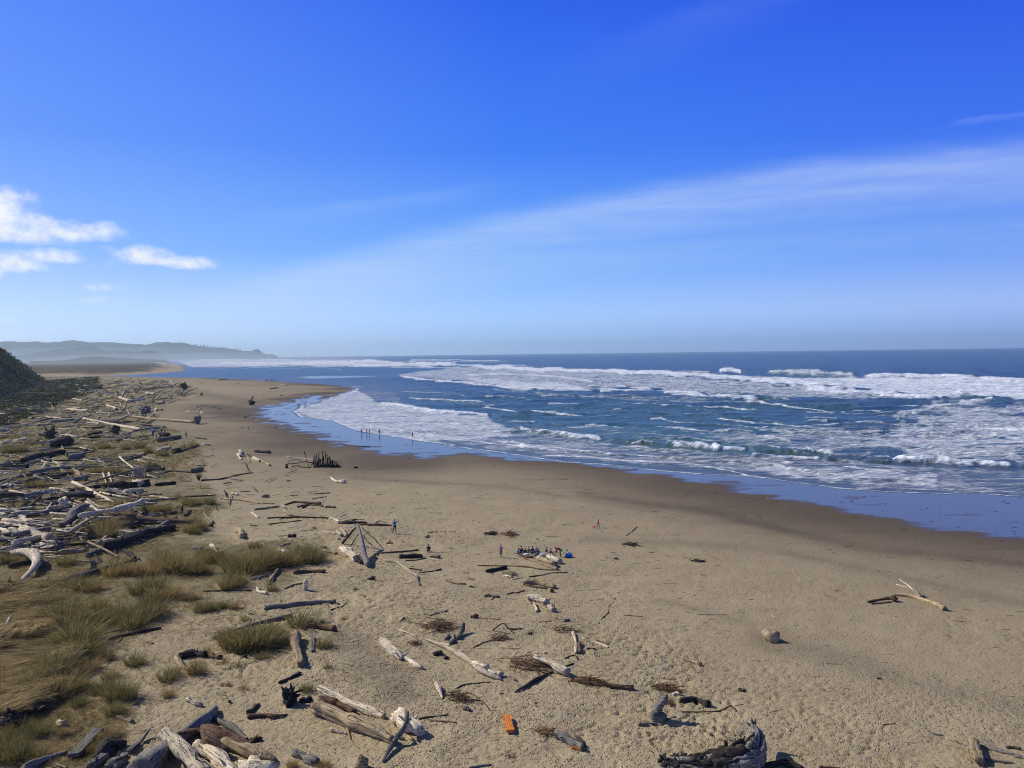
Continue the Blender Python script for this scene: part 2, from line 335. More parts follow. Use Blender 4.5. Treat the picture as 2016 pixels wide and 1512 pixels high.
# breaker crests: (points, half thickness px above / below, foam, crest height m, white wash trailing px)
BRK = [
 ([(1020,846),(1060,854),(1130,861),(1192,868)], 3, 3, 1, .9, 5), ([(1192,868),(1320,880),(1400,884)], 2, 2, .15, .9, 0), ([(1318,880),(1400,884),(1420,886)], 2, 3, .9, .6, 3),
 ([(1400,885),(1472,889)], 2.5, 3, 1, .8, 3), ([(1472,889),(1650,898)], 3, 3, .22, .9, 0), ([(1476,900),(1540,903),(1620,907)], 2, 3, 1, .5, 4), ([(1620,907),(1757,908)], 3, 3, .35, .8, 0),
 ([(1757,907),(1850,912),(2005,920)], 3.5, 4, 1, .9, 4), ([(2005,918),(2200,926)], 4, 3, .5, .9, 0),
 ([(742,794),(800,803),(850,811),(930,818),(968,823)], 3.5, 4, 1, .9, 8), ([(968,822),(1040,822),(1110,814)], 2, 2, .25, .8, 0), ([(890,800),(930,798),(980,803)], 2, 3, .55, .7, 5),
 ([(782,741),(830,747),(900,752),(1000,762),(1100,766),(1180,768)], 2.5, 2.5, .95, .5, 8), ([(900,738),(1004,737),(1108,742),(1180,752)], 1.5, 3, .95, .5, 4),
 ([(905,720),(1000,725),(1150,731),(1300,735),(1400,742),(1500,750),(1600,757),(1680,760)], 4.5, 5, 1.1, 1.2, 9),
 ([(600,713),(720,713),(850,716),(905,720)], 3, 4, 1, .8, 10), ([(690,712),(720,711),(745,713)], 3.0, 2, 1, 2.2, 0), ([(860,715),(890,716)], 2.5, 2, 1, 1.4, 0), 
 ([(1340,733),(1400,734)], 1.3, 2, .8, 1.2, 0), ([(1415,732),(1440,730),(1462,733)], 4, 3, 1.1, 2.4, 0), ([(1462,733),(1500,735)], 3, 3, .1, 2.2, 0),
 ([(1508,733),(1560,735),(1620,738),(1690,742)], 5, 5, .80, 3.0, 3), ([(1690,742),(1780,740),(1830,743),(1900,746),(2016,750),(2200,756)], 3.5, 5, 1.1, 1.8, 5),
 ([(1740,764),(1600,757),(1680,760)], 2, 3, .9, .3, 4), ([(1440,741),(1540,752),(1700,757)], 3, 4, .9, .3, 5),
 ([(1580,765),(1640,770),(1710,776),(1780,781),(1850,787)], 4.5, 5, 1.1, 1.4, 5), ([(1850,787),(1890,780),(1930,786),(2000,790)], 3, 4, .12, 1.6, 0), ([(1920,760),(2016,764),(2200,770)], 3.5, 4, 1.05, .8, 6),
 ([(1303,774),(1340,776),(1400,781),(1500,787)], 2.4, 3, 1, 1.0, 3), ([(1410,781),(1460,778),(1520,786)], 2, 3, .6, .8, 4), ([(1180,773),(1210,768),(1290,768)], 2, 4, .95, .7, 4),
 ([(1400,778),(1470,781),(1540,790)], 2, 2, .5, .8, 3), ([(1150,839),(1170,837),(1200,840)], 1.5, 1.5, .8, .5, 0),
 ([(1060,846),(1150,842),(1280,843),(1400,852),(1520,845),(1620,838),(1700,832),(1760,831)], 1.4, 1.6, .72, .2, 0),
 ([(1340,850),(1400,857),(1500,853)], 2, 3, .6, .2, 3), ([(1760,831),(1800,815),(1850,803),(1930,793),(1960,786)], 3, 4, .85, .5, 10),
 ([(1930,846),(2016,850),(2150,856)], 2.5, 3, 1, .5, 4), ([(1950,856),(2016,862),(2150,866)], 2.5, 3, .95, .5, 4),
 ([(650,827),(730,838),(830,856),(900,867),(1000,878),(1100,888),(1200,896),(1302,901),(1456,905)], 1.2, 1.4, .95, .12, 0),
 ([(1034,897),(1168,902),(1287,912),(1331,911),(1406,922),(1480,937),(1492,940)], 1.0, 1.4, .95, .1, 0),
 ([(1720,962),(1900,966),(1930,962),(2016,972)], .8, 1, .9, .05, 0),
 ([(450,716),(560,716),(640,719),(700,719)], 2, 3, .75, .6, 5), ([(520,726),(600,724),(680,727)], 1.0, 1.5, .6, .4, 2), ([(395,722),(430,724),(500,727)], 1.0, 1.2, .6, .3, 1),
 ([(680,756),(760,757)], .6, .8, .5, .1, 0), ([(640,766),(700,761),(720,763)], 1.5, 2, .6, .1, 0), ([(1010,815),(1100,812),(1200,814),(1350,813)], 1, 1, .28, .5, 0), ([(1100,800),(1400,805),(1500,808)], 2, 2, .05, .7, 0), ([(1450,795),(1640,803),(1700,800)], 3, 3, .05, .9, 0),
 ([(380,711),(480,710),(620,709)], 2, 3, .8, .3, 3)]
for i in range(70):                                     # small crests and caps out to sea
    x = RNG.uniform(380, 2150); y = float(horizon(x))+RNG.uniform(4, 26)**1; l = RNG.uniform(15, 90)
    BRK.append(([(x, y), (x+l, y+RNG.uniform(-.5, .8))], .7, .8, RNG.choice([.05, .1, .45]), RNG.uniform(.5, 1.0), 0))
_lo = sorted([(x_, y_) for x_, y_ in SWASH if 571 <= x_ and y_ > 812])+[]; _hi = [(571,716),(905,722),(1300,738),(1600,758),(2016,752),(2300,760)]
for i in range(74):                                     # thin broken foam lines lying in rows between the outer break and the swash
    t_ = RNG.uniform(.02, .96)**.9; x0 = RNG.uniform(640, 2050); l = RNG.uniform(90, 420)
    if t_ < .35 and x0 < 1200: x0 += 0
    xs_l = np.linspace(x0, x0+l, 5); yl = np.interp(xs_l, [p[0] for p in _lo], [p[1] for p in _lo]); yh = np.interp(xs_l, [p[0] for p in _hi], [p[1] for p in _hi])
    th_ = .7+1.3*t_; BRK.append(([(float(a), float(b)) for a, b in zip(xs_l, yh+(yl-yh)*(t_+np.cumsum(RNG.normal(0, .008, 5))))], th_*.7, th_*.8, RNG.choice([.5, .7, .9]), RNG.uniform(.1, .5), RNG.choice([0, 2, 4])))
for i in range(26):
    x0 = RNG.uniform(370, 860); y0 = RNG.uniform(707, 724); l = RNG.uniform(60, 240); BRK.append(([(x0, y0), (x0+l*.5, y0+.3), (x0+l, y0+1)], .8, .9, RNG.choice([.8, 1.0]), .5, 2))
for i in range(90):                                     # chop inside the surf
    x = RNG.uniform(780, 2100); y = RNG.uniform(775, 870)+(x-900)*.02; l = RNG.uniform(15, 80)
    BRK.append(([(x, y), (x+l*.5, y-1), (x+l, y+RNG.uniform(-1, 2.5))], 1.1, 1.2, RNG.choice([.0, .15, .45, .75]), RNG.uniform(.15, .5), 3))
jx = (fbm(WX*.02, WY*.02, 3)-.5); wob = (fbm(PX*.03, PY*.12+3, 4)-.5)
for pts, up, dn_, k, hh, wash in BRK:
    xs = [p[0] for p in pts]; ys = [p[1] for p in pts]; pad = 30
    sel = (PX > min(xs)-pad) & (PX < max(xs)+pad) & (PY > min(ys)-pad) & (PY < max(ys)+pad)
    if not sel.any(): continue
    d, t, sy = dline(PX[sel], PY[sel]+wob[sel]*(up+2)*1.5, pts, full=True)
    ends = sstep(0, .07, t)*sstep(1, .93, t)
    rag = (.55+.9*fbm(PX[sel]*.09, PY[sel]*.3, 3))
    a = d/np.where(sy < 0, up*rag, dn_*rag)
    fm = k*np.exp(-a**2*.9)*(.25+.75*ends)
    if wash: fm = np.maximum(fm, .72*min(k, 1)*np.exp(-d/(wash*rag))*(sy < 0)*ends)
    foam[sel] = np.maximum(foam[sel], fm)
    # a real ridge: steep towards the shore, gentle to seaward
    a2 = d/np.where(sy < 0, max(up, 1.2)*1.5, max(dn_, 1.2)*.8)
    hgt[sel] += .66*hh*np.exp(-a2**2)*ends*(.7+.6*rag-.4)*.8
    green[sel] = np.maximum(green[sel], (k < .9)*np.exp(-(d/(up+dn_+1))**2)*ends*min(1, hh))
def poly(pl, k, soft=5, nz=6):
    global foam
    d = np.where(inpoly(PX, PY, pl), 1, -1)*dline(PX, PY, pl, True)
    foam = np.maximum(foam, k*sstep(-soft, soft, d+wob*nz*2))
poly([(571,812),(700,768),(745,794),(960,824),(1000,840),(1015,862),(850,872),(700,850)], .72, 4, 5)
poly([(571,812),(640,786),(700,766),(745,790),(850,812),(900,838),(820,855),(700,845)], .74, 3, 3)
poly([(850,866),(1015,848),(1200,872),(1400,890),(1760,915),(2200,930),(2200,985),(1750,965),(1480,932),(1200,912),(1000,890)], .54, 4, 6)
poly([(1450,915),(1700,920),(1850,925),(1850,970),(1650,958),(1500,935)], .72, 14, 14)
poly([(1700,868),(1770,815),(1880,792),(2200,785),(2200,930),(1990,918),(1800,905),(1700,890)], .69, 26, 40)
poly([(1380,852),(1560,845),(1740,835),(1760,900),(1500,888),(1380,868)], .58, 12, 14)
poly([(1020,845),(1200,842),(1400,848),(1400,880),(1200,866)], .42, 8, 8)
poly([(780,735),(905,722),(1300,738),(1500,755),(1850,785),(1500,786),(1290,766),(1000,764),(790,743)], .67, 4, 6)
poly([(900,742),(1100,752),(1250,770),(1000,768)], .82, 4, 6)
poly([(1040,772),(1300,778),(1500,792),(1300,790),(1050,782)], .56, 5, 8)
poly([(1680,742),(2200,752),(2200,785),(1850,785),(1600,760)], .92, 4, 6)
poly([(1400,742),(1680,744),(1700,760),(1500,755)], .85, 3, 3)
poly([(366,709),(500,706.5),(700,707),(860,715),(860,722),(640,723),(500,722),(380,724),(350,712)], .72, 2, 3)
poly([(420,713),(640,710),(720,716),(600,720),(450,720)], .9, 2, 3)
poly([(700,768),(780,770),(800,800),(720,790)], .5, 5, 5)
edge = np.clip(np.exp(-np.abs(S-.5*np.clip(R/110, 1, 5))/(.32*np.clip(R/110, .8, 4))), 0, 1)*(PY > 764)*(PX > 560)   # the white line of the swash
foam = np.maximum(foam, edge*1.05)
foam = foam*sstep(-.3, .4, S)
foam *= np.where(HB < 3.5, 0, 1)
inshore = sstep(0, 90, S)
swell = .35*np.sin(WY*.16*(1)+WX*.05+nb*9)*sstep(10, 80, S)+.22*np.sin(WY*.41+WX*.11+nw*8)*sstep(5, 60, S)
swell += (fbm(WX*.10+8, WY*.22, 4)-.5)*1.1*sstep(8, 90, S)+(fbm(WX*.5, WY*.9, 3)-.5)*.35*sstep(2, 30, S)
calm = ((PX < 640) & (PY > 724) & (PY < 762)); swell = np.where(calm, swell*.25, swell)
swell *= sstep(9000, 900, R)
film_h = np.clip(S*.03, -.3, .10)+foam*.03*np.clip(S, 0, 1)
WZ = film_h + np.where(S > 1, swell*.8 + hgt, 0)*sstep(1, 14, S) + np.where(S > 1, hgt*.3*sstep(1, 4, S), 0)
WZ = np.where(S < -.5, film_h-.05, WZ)
keep = S > -2.5*np.clip(R/100, 1, 10)
f = grid_faces(*WX.shape, keep=keep)[:, ::-1]
V = np.stack([WX, WY, WZ], -1).reshape(-1, 3)
shal = sstep(420, 60, R)*sstep(0, 60, S)
teal = np.clip(sstep(70, 190, HB)*sstep(1500, 900, PX-300)*.9+green*.8, 0, 1)
V, f, foam_, teal_, S_, gr_ = compact(V, f, foam, teal, S, green)
me = mesh_np('sea', V, f)
for n_, a_ in (('foam', foam_), ('teal', teal_), ('shore', sstep(45, 2, S_)), ('crest', gr_)): attr(me, n_, a_)
m = N('sea_water'); tc = m.n('ShaderNodeNewGeometry'); P = (tc, 'Position')
la = m.noise(m.map(P, (.5, 1.5, 1), (0, 0, .08)), .55, 8, .68, .6)
lb = m.noise(m.map(P, (.5, 2.2, 1), (0, 0, .06)), .085, 7, .66, 1.0)
lc = m.noise(P, 2.4, 5, .7, .5)
ldn = m.noise(m.map(P, (.18, 1.5, 1), (0, 0, .03)), .012, 5, .7, .6)
tx = m.math('ADD', m.math('MULTIPLY', la, .42), m.math('ADD', m.math('MULTIPLY', lb, .34), m.math('ADD', m.math('MULTIPLY', lc, .10), m.math('MULTIPLY', ldn, .14))))
dv_ = m.n('ShaderNodeVectorMath', {0: m.map(P, (.55, 1.25, 1)), 1: m.n('ShaderNodeVectorMath', {0: (m.noise(P, .35, 4, .6), 'Color'), 3: 2.4}, operation='SCALE')}, operation='ADD')
lace = m.n('ShaderNodeTexVoronoi', {'Vector': dv_, 'Scale': .62}, feature='DISTANCE_TO_EDGE'); lace2 = m.n('ShaderNodeTexVoronoi', {'Vector': dv_, 'Scale': .17}, feature='DISTANCE_TO_EDGE')
tx = m.math('ADD', tx, m.math('ADD', m.math('MULTIPLY', m.math('SUBTRACT', .16, (lace, 'Distance')), .28), m.math('MULTIPLY', m.math('SUBTRACT', .16, (lace2, 'Distance')), .30)))
th = m.math('MULTIPLY_ADD', m.at('foam'), -.47, .745)
fo = m.ss(m.math('SUBTRACT', tx, th), -.05, .085)
fo = m.math('MULTIPLY', fo, m.ss(m.at('foam'), .02, .2))
n4 = m.noise(m.map(P, (.6, 2.4, 1)), .06, 6, .65)
deep = m.mix(m.ss(n4, .35, .65), (.028, .062, .096), (.054, .108, .146))
tl = m.mix(m.ss(n4, .35, .65), (.040, .105, .120), (.074, .160, .172))
c = m.mix(m.at('teal'), deep, tl)
c = m.mix(m.math('MULTIPLY', m.at('crest'), .6), c, (.035, .075, .055))
c = m.mix(m.math('MULTIPLY', m.at('shore'), .75), c, (.085, .095, .115))
fc = m.mix(m.ss(m.math('ADD', m.math('MULTIPLY', tx, .5), m.math('MULTIPLY', m.noise(m.map(P, (.4, 1.6, 1)), .4, 7, .72), .5)), .42, .58), (.42, .49, .62), (.84, .86, .88))
fo = m.math('MULTIPLY', fo, m.ss(m.math('SUBTRACT', m.noise(m.map(P, (.6, 1.5, 1)), 1.1, 6, .7), m.math('MULTIPLY', m.at('foam'), .5)), .42, -.02))
c = m.mix(fo, c, fc)
wv = m.noise(m.map(P, (1, 2.2, 1)), .9, 6, .62, .4); wv2 = m.noise(m.map(P, (1, 2.4, 1)), .16, 6, .6, .6)
h = m.math('ADD', m.math('MULTIPLY', wv, .45), m.math('MULTIPLY', wv2, 1.6)); h = m.math('ADD', h, m.math('MULTIPLY', fo, .35))
rough = m.math('MULTIPLY_ADD', fo, .55, .30)
m.out(c, rough, m.math('MULTIPLY_ADD', fo, -.25, .35), bump=h, bs=.9, bd=.55)
tag(link('sea_water', me, mats=[m.m]), 'blue green ocean with rows of white breakers and foam rolling onto the beach', 'sea', kind='structure')
# ------------------------------------------------------------------ far hills and spit
def hill_mat(name, a, b, sc_):
    m = N(name); tc = m.n('ShaderNodeNewGeometry'); n1 = m.noise((tc, 'Position'), sc_, 6, .7)
    return m.out(m.mix(m.ss(n1, .38, .62), a, b), .95, .1, bump=n1, bs=1.0, bd=.3/sc_)
def ridge(name, D, prof, base, depth, mat, amp, label, rough=.01):
    """terrain ridge at distance D whose skyline follows prof (pixels) and whose slopes run depth metres fore and aft"""
    xs = np.linspace(prof[0][0], prof[-1][0], 420); ys = np.interp(xs, [p[0] for p in prof], [p[1] for p in prof])
    top = (horizon(xs)-ys)/F*D + H0
    ang = np.arctan((xs-1008)/F)
    t = np.linspace(-1, 1, 41); T, A = np.meshgrid(t, ang, indexing='ij')
    Rr = (D + depth*T)/np.cos(0*A)
    X = np.tan(A)*Rr; Y = Rr*np.ones_like(A)
    prof_z = np.maximum(top, base+.5)[None]*np.ones_like(T)
    sh = np.clip(1-np.abs(T)**1.25, 0, 1)
    Z = base + (prof_z-base)*sh
    Z += (fbm(X*rough, Y*rough, 5)-.5)*amp*np.clip(sh*3, 0, 1)*(1-sh*.0)*np.clip((prof_z-base)/(amp*1.2), 0, 1)
    Z -= 1.5*(1-np.clip(sh*6, 0, 1))
    me = mesh_np(name, np.stack([X, Y, Z], -1).reshape(-1, 3), grid_faces(*X.shape)[:, ::-1])
    return tag(link(name, me, mats=[mat]), label, 'hill', kind='structure'), (xs, top)
hm = hill_mat('far_forest', (.020, .034, .020), (.050, .062, .035), .012); hm2 = hill_mat('near_forest', (.022, .032, .018), (.075, .075, .040), .03)
HP1 = [(-260,668),(-100,664),(0,672),(15,671),(40,674),(75,672),(100,675),(130,670),(155,671),(180,674),(230,674),(262,677),(290,678),(305,675),(330,673.5),(355,674),(372,677),(395,681),(430,685),(465,688),(480,692),(497,691.5),(505,688),(512,690),(520,696),(540,699),(548,701.5)]
ridge('hills', 8200, HP1, 0, 1500, hm, 26, 'long far forested hills fading blue, ending in a headland with a knob')
HP2 = [(-260,690),(-60,700),(0,703),(50,700),(75,694),(110,688),(140,686),(160,684),(185,684),(210,690),(240,691),(265,692),(285,689.5),(300,689),(318,696),(326,703),(330,708)]
ridge('hills', 5200, HP2, 0, 700, hm, 14, 'nearer hazy wooded hills with a few pale houses on them')
HP3 = [(60,712),(100,710.5),(140,707),(165,703),(200,702),(240,704),(270,706),(300,707),(325,709),(335,712)]
ridge('hills', 3000, HP3, 0, 260, hm2, 6, 'low dark wooded rise behind the sand spit')
# the spit: low dune with dark scrub and a pale sand toe
SP = [tuple(v) for v in gpt([-120,40,150,250,320,364,362,350,310,240,160,100,50,-120],[744,741,741,739,735,730.5,724,717,712.8,712.0,712.6,714.8,717.2,722])[:, :2]]
xs_ = np.linspace(-760, -200, 260); ys_ = np.linspace(640, 5200, 320)
X, Y = np.meshgrid(xs_, ys_, indexing='ij'); X = X*Y/900
s = sdpoly(X, Y, SP)
Z = np.where(s > 0, .5*(1-np.exp(-s/12))+ 3.4*sstep(14, 70, s)*(.55+.9*fbm(X*.012, Y*.012, 4))+(fbm(X*.08, Y*.08, 3)-.5)*1.4*sstep(20, 60, s), -1)
f = grid_faces(*X.shape, keep=(s > -25)); f = f
V, f, s_, z_ = compact(np.stack([X, Y, Z], -1).reshape(-1, 3), f, s, Z)
me = mesh_np('spit', V, f[:, ::-1]); attr(me, 'veg', sstep(26, 44, s_+(fbm(V[:, 0]*.03, V[:, 1]*.03, 3)-.5)*30)); 
m = N('spit_dune'); tc = m.n('ShaderNodeNewGeometry'); P = (tc, 'Position')
n1 = m.noise(P, .08, 6, .7)
c = m.mix(m.at('veg'), (.33, .25, .165), m.mix(m.ss(n1, .4, .6), (.045, .045, .028), (.12, .09, .052)))
m.out(c, .95, .1, bump=n1, bs=1, bd=1.5)
tag(link('sand_spit', me, mats=[m.m]), 'low sand spit with dark scrub on top across the river mouth', 'spit', kind='structure')
# air
def box(x0, x1, y0, y1, z0, z1):
    V = [(x, y, z) for x in (x0, x1) for y in (y0, y1) for z in (z0, z1)]
    Fq = [(0,1,3,2),(4,6,7,5),(0,4,5,1),(2,3,7,6),(0,2,6,4),(1,5,7,3)]
    return mesh_np('haze', V, Fq, smooth=False)
def vol(name, col, dens, ani):
    m = N(name); pv = m.n('ShaderNodeVolumePrincipled', {'Color': col+(1,), 'Density': dens, 'Anisotropy': ani})
    o = m.n('ShaderNodeOutputMaterial'); m.t.links.new(pv.outputs[0], o.inputs[1]); m.m.cycles.homogeneous_volume = True; return m.m
HAZE = True
def ellipsoid(c_, r, n=24):
    th = np.linspace(0, math.pi, n+1); ph = np.linspace(0, 2*math.pi, 2*n+1)[:-1]; T, A = np.meshgrid(th, ph, indexing='ij')
    V = np.stack([c_[0]+r[0]*np.sin(T)*np.cos(A), c_[1]+r[1]*np.sin(T)*np.sin(A), c_[2]+r[2]*np.cos(T)], -1).reshape(-1, 3); m_ = 2*n
    return mesh_np('mist', V, [(i*m_+j, (i+1)*m_+j, (i+1)*m_+(j+1) % m_, i*m_+(j+1) % m_) for i in range(n) for j in range(m_)])
if HAZE:
    o = link('haze', box(-15500, 17500, -400, 17200, -12, 225), mats=[vol('haze_air', (.72, .92, 1.0), 8.0e-5, .35)])
    tag(o, 'thin blue sea haze in the air', 'haze', kind='stuff')
    mm_ = vol('spray_air', (.86, .95, 1.0), 3.2e-4, .3)
    tag(link('sea_mist', ellipsoid((-760, 2050, 2), (420, 780, 26)), mats=[mm_]), 'white spray mist drifting over the far surf', 'mist', kind='stuff')
    mm2_ = vol('bay_mist_air', (.80, .90, 1.0), 3.2e-4, .3)
    tag(link('sea_mist', ellipsoid((-2050, 4000, 4), (1500, 520, 70)), mats=[mm2_]), 'pale mist lying along the foot of the far hills', 'mist', kind='stuff')
# ------------------------------------------------------------------ wood
def wood(name, a, b, crack, pit=0.0):
    m = N(name); tc = m.n('ShaderNodeTexCoord'); O = (tc, 'Object'); oi = m.n('ShaderNodeObjectInfo')
    v = m.n('ShaderNodeVectorMath', {0: O, 1: m.n('ShaderNodeCombineXYZ', {0: m.math('MULTIPLY', (oi, 'Random'), 37.0), 1: m.math('MULTIPLY', (oi, 'Random'), 11.0), 2: 0.0})}, operation='ADD')
    gr = m.noise(m.map(v, (.7, 9, 9)), 1.6, 6, .65, .4); bl = m.noise(v, 1.3, 5, .6); ck = m.noise(m.map(v, (.35, 13, 13)), 1.5, 3, .5, .8)
    c = m.mix(m.ss(gr, .3, .72), a, b)
    c = m.mix(m.math('MULTIPLY', m.ss(bl, .5, .75), .55), c, tuple(.45*x for x in a))
    c = m.mix(m.math('MULTIPLY', m.ss(ck, .58, .68), .85), c, crack)
    if pit:
        pv = m.noise(v, 5.0, 3, .6); c = m.mix(m.math('MULTIPLY', m.ss(pv, .62, .70), pit), c, crack)
    br = m.math('MULTIPLY_ADD', (oi, 'Random'), .5, .75)
    c = m.n('ShaderNodeVectorMath', {0: (c, 2), 3: br}, operation='SCALE')
    h = m.math('SUBTRACT', m.math('ADD', m.math('MULTIPLY', gr, 1.5), bl), m.math('MULTIPLY', m.ss(ck, .55, .66), 1.4))
    return m.out((c, 'Vector'), .88, .2, bump=h, bs=1.0, bd=.05)
MW = {'P': wood('bleached_wood', (.60, .485, .335), (.80, .68, .49), (.07, .05, .032), .8),
      'T': wood('tan_wood', (.32, .23, .13), (.52, .40, .24), (.07, .045, .025), .6),
      'G': wood('grey_wood', (.15, .135, .12), (.31, .28, .24), (.022, .02, .018)),
      'D': wood('dark_wood', (.038, .030, .025), (.095, .078, .062), (.012, .010, .010)),
      'R': wood('brown_wood', (.13, .072, .038), (.28, .17, .10), (.022, .013, .009), .4),
      'O': wood('orange_wood', (.52, .15, .028), (.66, .24, .06), (.16, .05, .02)),
      'B': wood('black_wood', (.012, .012, .015), (.045, .045, .055), (.004, .004, .005))}
WORD = {'P': 'bleached', 'T': 'tan', 'G': 'grey', 'D': 'dark', 'R': 'brown', 'O': 'orange', 'B': 'black'}
rnd = random.Random(3)
class Geo:
    def __init__(s): s.v = []; s.f = []
    def tube(s, pts, rad, m=10, rough=.12, jag=.35, seg=None, flat=1.0, cut=False, sd_=None):
        """a tapered, twisted, grooved length of wood along pts (Vectors) with radii rad"""
        pts = [Vector(p) for p in pts]; n0 = len(pts)
        L = sum((pts[i+1]-pts[i]).length for i in range(n0-1))
        rm = max(sum(rad)/len(rad), .004)
        n = seg or int(max(3, min(26, L/(rm*1.3)))) 
        # resample with a little wander
        cum = [0]
        for i in range(n0-1): cum.append(cum[-1]+(pts[i+1]-pts[i]).length)
        ph = [rnd.uniform(0, 6.28) for _ in range(8)]
        P_, R_ = [], []
        for k in range(n+1):
            t = k/n; d = t*cum[-1]; i = max(j for j in range(n0) if cum[j] <= d+1e-9); i = min(i, n0-2)
            u = (d-cum[i])/max(cum[i+1]-cum[i], 1e-9)
            p0 = pts[max(i-1, 0)]; p1 = pts[i]; p2 = pts[i+1]; p3 = pts[min(i+2, n0-1)]
            q = .5*((2*p1)+(p2-p0)*u+(2*p0-5*p1+4*p2-p3)*u*u+(3*p1-p0-3*p2+p3)*u**3) if n0 > 2 else p1.lerp(p2, u)
            rr = rad[min(i, len(rad)-1)]*(1-u)+rad[min(i+1, len(rad)-1)]*u
            w_ = rr*.35*math.sin(math.pi*t)
            q = q+Vector((w_*math.sin(5*t+ph[0]), w_*math.sin(6.5*t+ph[1]), w_*.5*math.sin(7*t+ph[2])))
            rr *= 1+.16*math.sin(t*9+ph[3])+.08*math.sin(t*23+ph[4])
            P_.append(q); R_.append(rr)
        base = len(s.v); up = Vector((0, 0, 1))
        tw = rnd.uniform(-1, 1)*1.2
        am = [rnd.uniform(.5, 1)*rough for _ in range(3)]
        for k in range(n+1):
            d = (P_[min(k+1, n)]-P_[max(k-1, 0)]).normalized()
            x = d.cross(up); x = x.normalized() if x.length > .05 else Vector((1, 0, 0)); y = x.cross(d)
            for j in range(m):
                a = 2*math.pi*j/m; b = a+tw*k/n
                g = 1+am[0]*math.sin(3*b+ph[5])+am[1]*math.sin(5*b+ph[6]+k*.3)+am[2]*math.sin(2*b+ph[7])+rnd.uniform(-.5, .5)*rough*.6
                r_ = R_[k]*g; e = 0
                if k in (0, n) and not cut: e = rnd.uniform(-.2, 1)*jag*R_[k]*(1 if k else -1)*1.6; r_ *= .86
                s.v.append(P_[k]+x*math.cos(a)*r_+y*math.sin(a)*r_*flat+d*e)
        for k in range(n):
            for j in range(m):
                a = base+k*m+j; b = base+k*m+(j+1) % m
                s.f.append((a, b, b+m, a+m))
        for k, sg in ((0, -1), (n, 1)):
            d = (P_[min(k+1, n)]-P_[max(k-1, 0)]).normalized()
            c_ = len(s.v); s.v.append(P_[k]+d*sg*(R_[k]*(.05 if cut else .12)) - (d*sg*R_[k]*.3 if not cut and rnd.random() < .5 else d*0))
            for j in range(m):
                a = base+k*m+j; b = base+k*m+(j+1) % m
                s.f.append((b, a, c_) if k == 0 else (a, b, c_))
    def blob(s, c_, r, n1=9, n2=14, rough=.25, sq=(1, 1, 1)):
        ph = [rnd.uniform(0, 6.28) for _ in range(6)]; base = len(s.v)
        for i in range(n1+1):
            t = math.pi*i/n1
            for j in range(n2):
                a = 2*math.pi*j/n2
                g = 1+rough*(.5*math.sin(2*a+ph[0]+t)+.35*math.sin(3*t+ph[1]+a)+.4*math.sin(4*a+ph[2])*math.sin(2*t)+rnd.uniform(-.35, .35))
                s.v.append(Vector(c_)+Vector((r*g*sq[0]*math.sin(t)*math.cos(a), r*g*sq[1]*math.sin(t)*math.sin(a), r*g*sq[2]*math.cos(t))))
        for i in range(n1):
            for j in range(n2):
                a = base+i*n2+j; b = base+i*n2+(j+1) % n2; s.f.append((a, a+n2, b+n2, b))
    def slab(s, pts, w_, th, n=8):
        """rough plank"""
        a, b = Vector(pts[0]), Vector(pts[-1]); d = (b-a); L = d.length; d.normalize(); x = d.cross(Vector((0, 0, 1))).normalized(); z = x.cross(d); base = len(s.v)
        for k in range(n+1):
            t = k/n; ww = w_*(1+rnd.uniform(-.18, .18)); e0 = rnd.uniform(-.06, .06)*L if k in (0, n) else 0; e1 = rnd.uniform(-.06, .06)*L if k in (0, n) else 0
            p = a+d*L*t
            for sx, sz, e in ((-1, -1, e0), (1, -1, e1), (1, 1, e1), (-1, 1, e0)):
                s.v.append(p+x*sx*ww/2+z*(sz*th/2*(1+rnd.uniform(-.15, .15)))+d*e)
        for k in range(n):
            for j in range(4):
                p = base+k*4+j; q = base+k*4+(j+1) % 4; s.f.append((p, q, q+4, p+4))
        s.f.append((base+3, base+2, base+1, base)); e = base+n*4; s.f.append((e, e+1, e+2, e+3))
    def build(s, name, mat, frame=None, parent=None, smooth=True):
        """frame = (origin, unit x axis on the ground): the mesh is stored in that frame"""
        org, ax = frame if frame else (Vector((0, 0, 0)), Vector((1, 0, 0)))
        ang = math.atan2(ax.y, ax.x); c_, sn = math.cos(-ang), math.sin(-ang)
        vv = []
        for p in s.v:
            q = p-org; vv.append((q.x*c_-q.y*sn, q.x*sn+q.y*c_, q.z))
        me = bpy.data.meshes.new(name); me.from_pydata(vv, [], s.f); me.update()
        if smooth: me.polygons.foreach_set('use_smooth', [True]*len(me.polygons))
        o = bpy.data.objects.new(name, me); COL.objects.link(o); me.materials.append(mat)
        if parent is not None: o.parent = parent
        else: o.location = org; o.rotation_euler = (0, 0, ang)
        return o
# zoom windows used while tracing: origin and scale to photo pixels
ZW = {'0': (0, 0, 1), '1': (0, 640, .248), '2': (0, 860, .248), '3': (0, 1060, .2989), '4': (400, 1100, .2725), '5': (380, 820, .248), '6': (850, 1000, .248), '7': (700, 1150, .2728), '8': (1200, 1100, .4048), '9': (450, 660, .2728), 'p': (0, 1350, .2232), 'q': (250, 1300, .1984), 'r': (940, 1040, .1091), 's': (600, 1000, .1488), 'a': (0, 740, .129), 'b': (200, 740, .129), 'c': (0, 960, .129), 'd': (540, 870, .0794)}
def sand(px, py, lift=0.0):
    z = 0.0
    for _ in range(5):
        p = gpt(px, py, z+lift); z = max(-.2, min(float(zq(p[0], p[1])), 5))
    p = gpt(px, py, z+lift); return Vector((float(p[0]), float(p[1]), z+lift))
def atz(px, py, base_py, h):
    """point seen at px,py that stands over ground seen at (px, base_py), h ignored"""
    g_ = sand(px, base_py); d = rays(px, py); t = g_.y/d[1]
    return Vector((float(d[0]*t), g_.y, float(H0+d[2]*t)))
THINGS = []     # (object, px, py, colour key, size word, kind word)
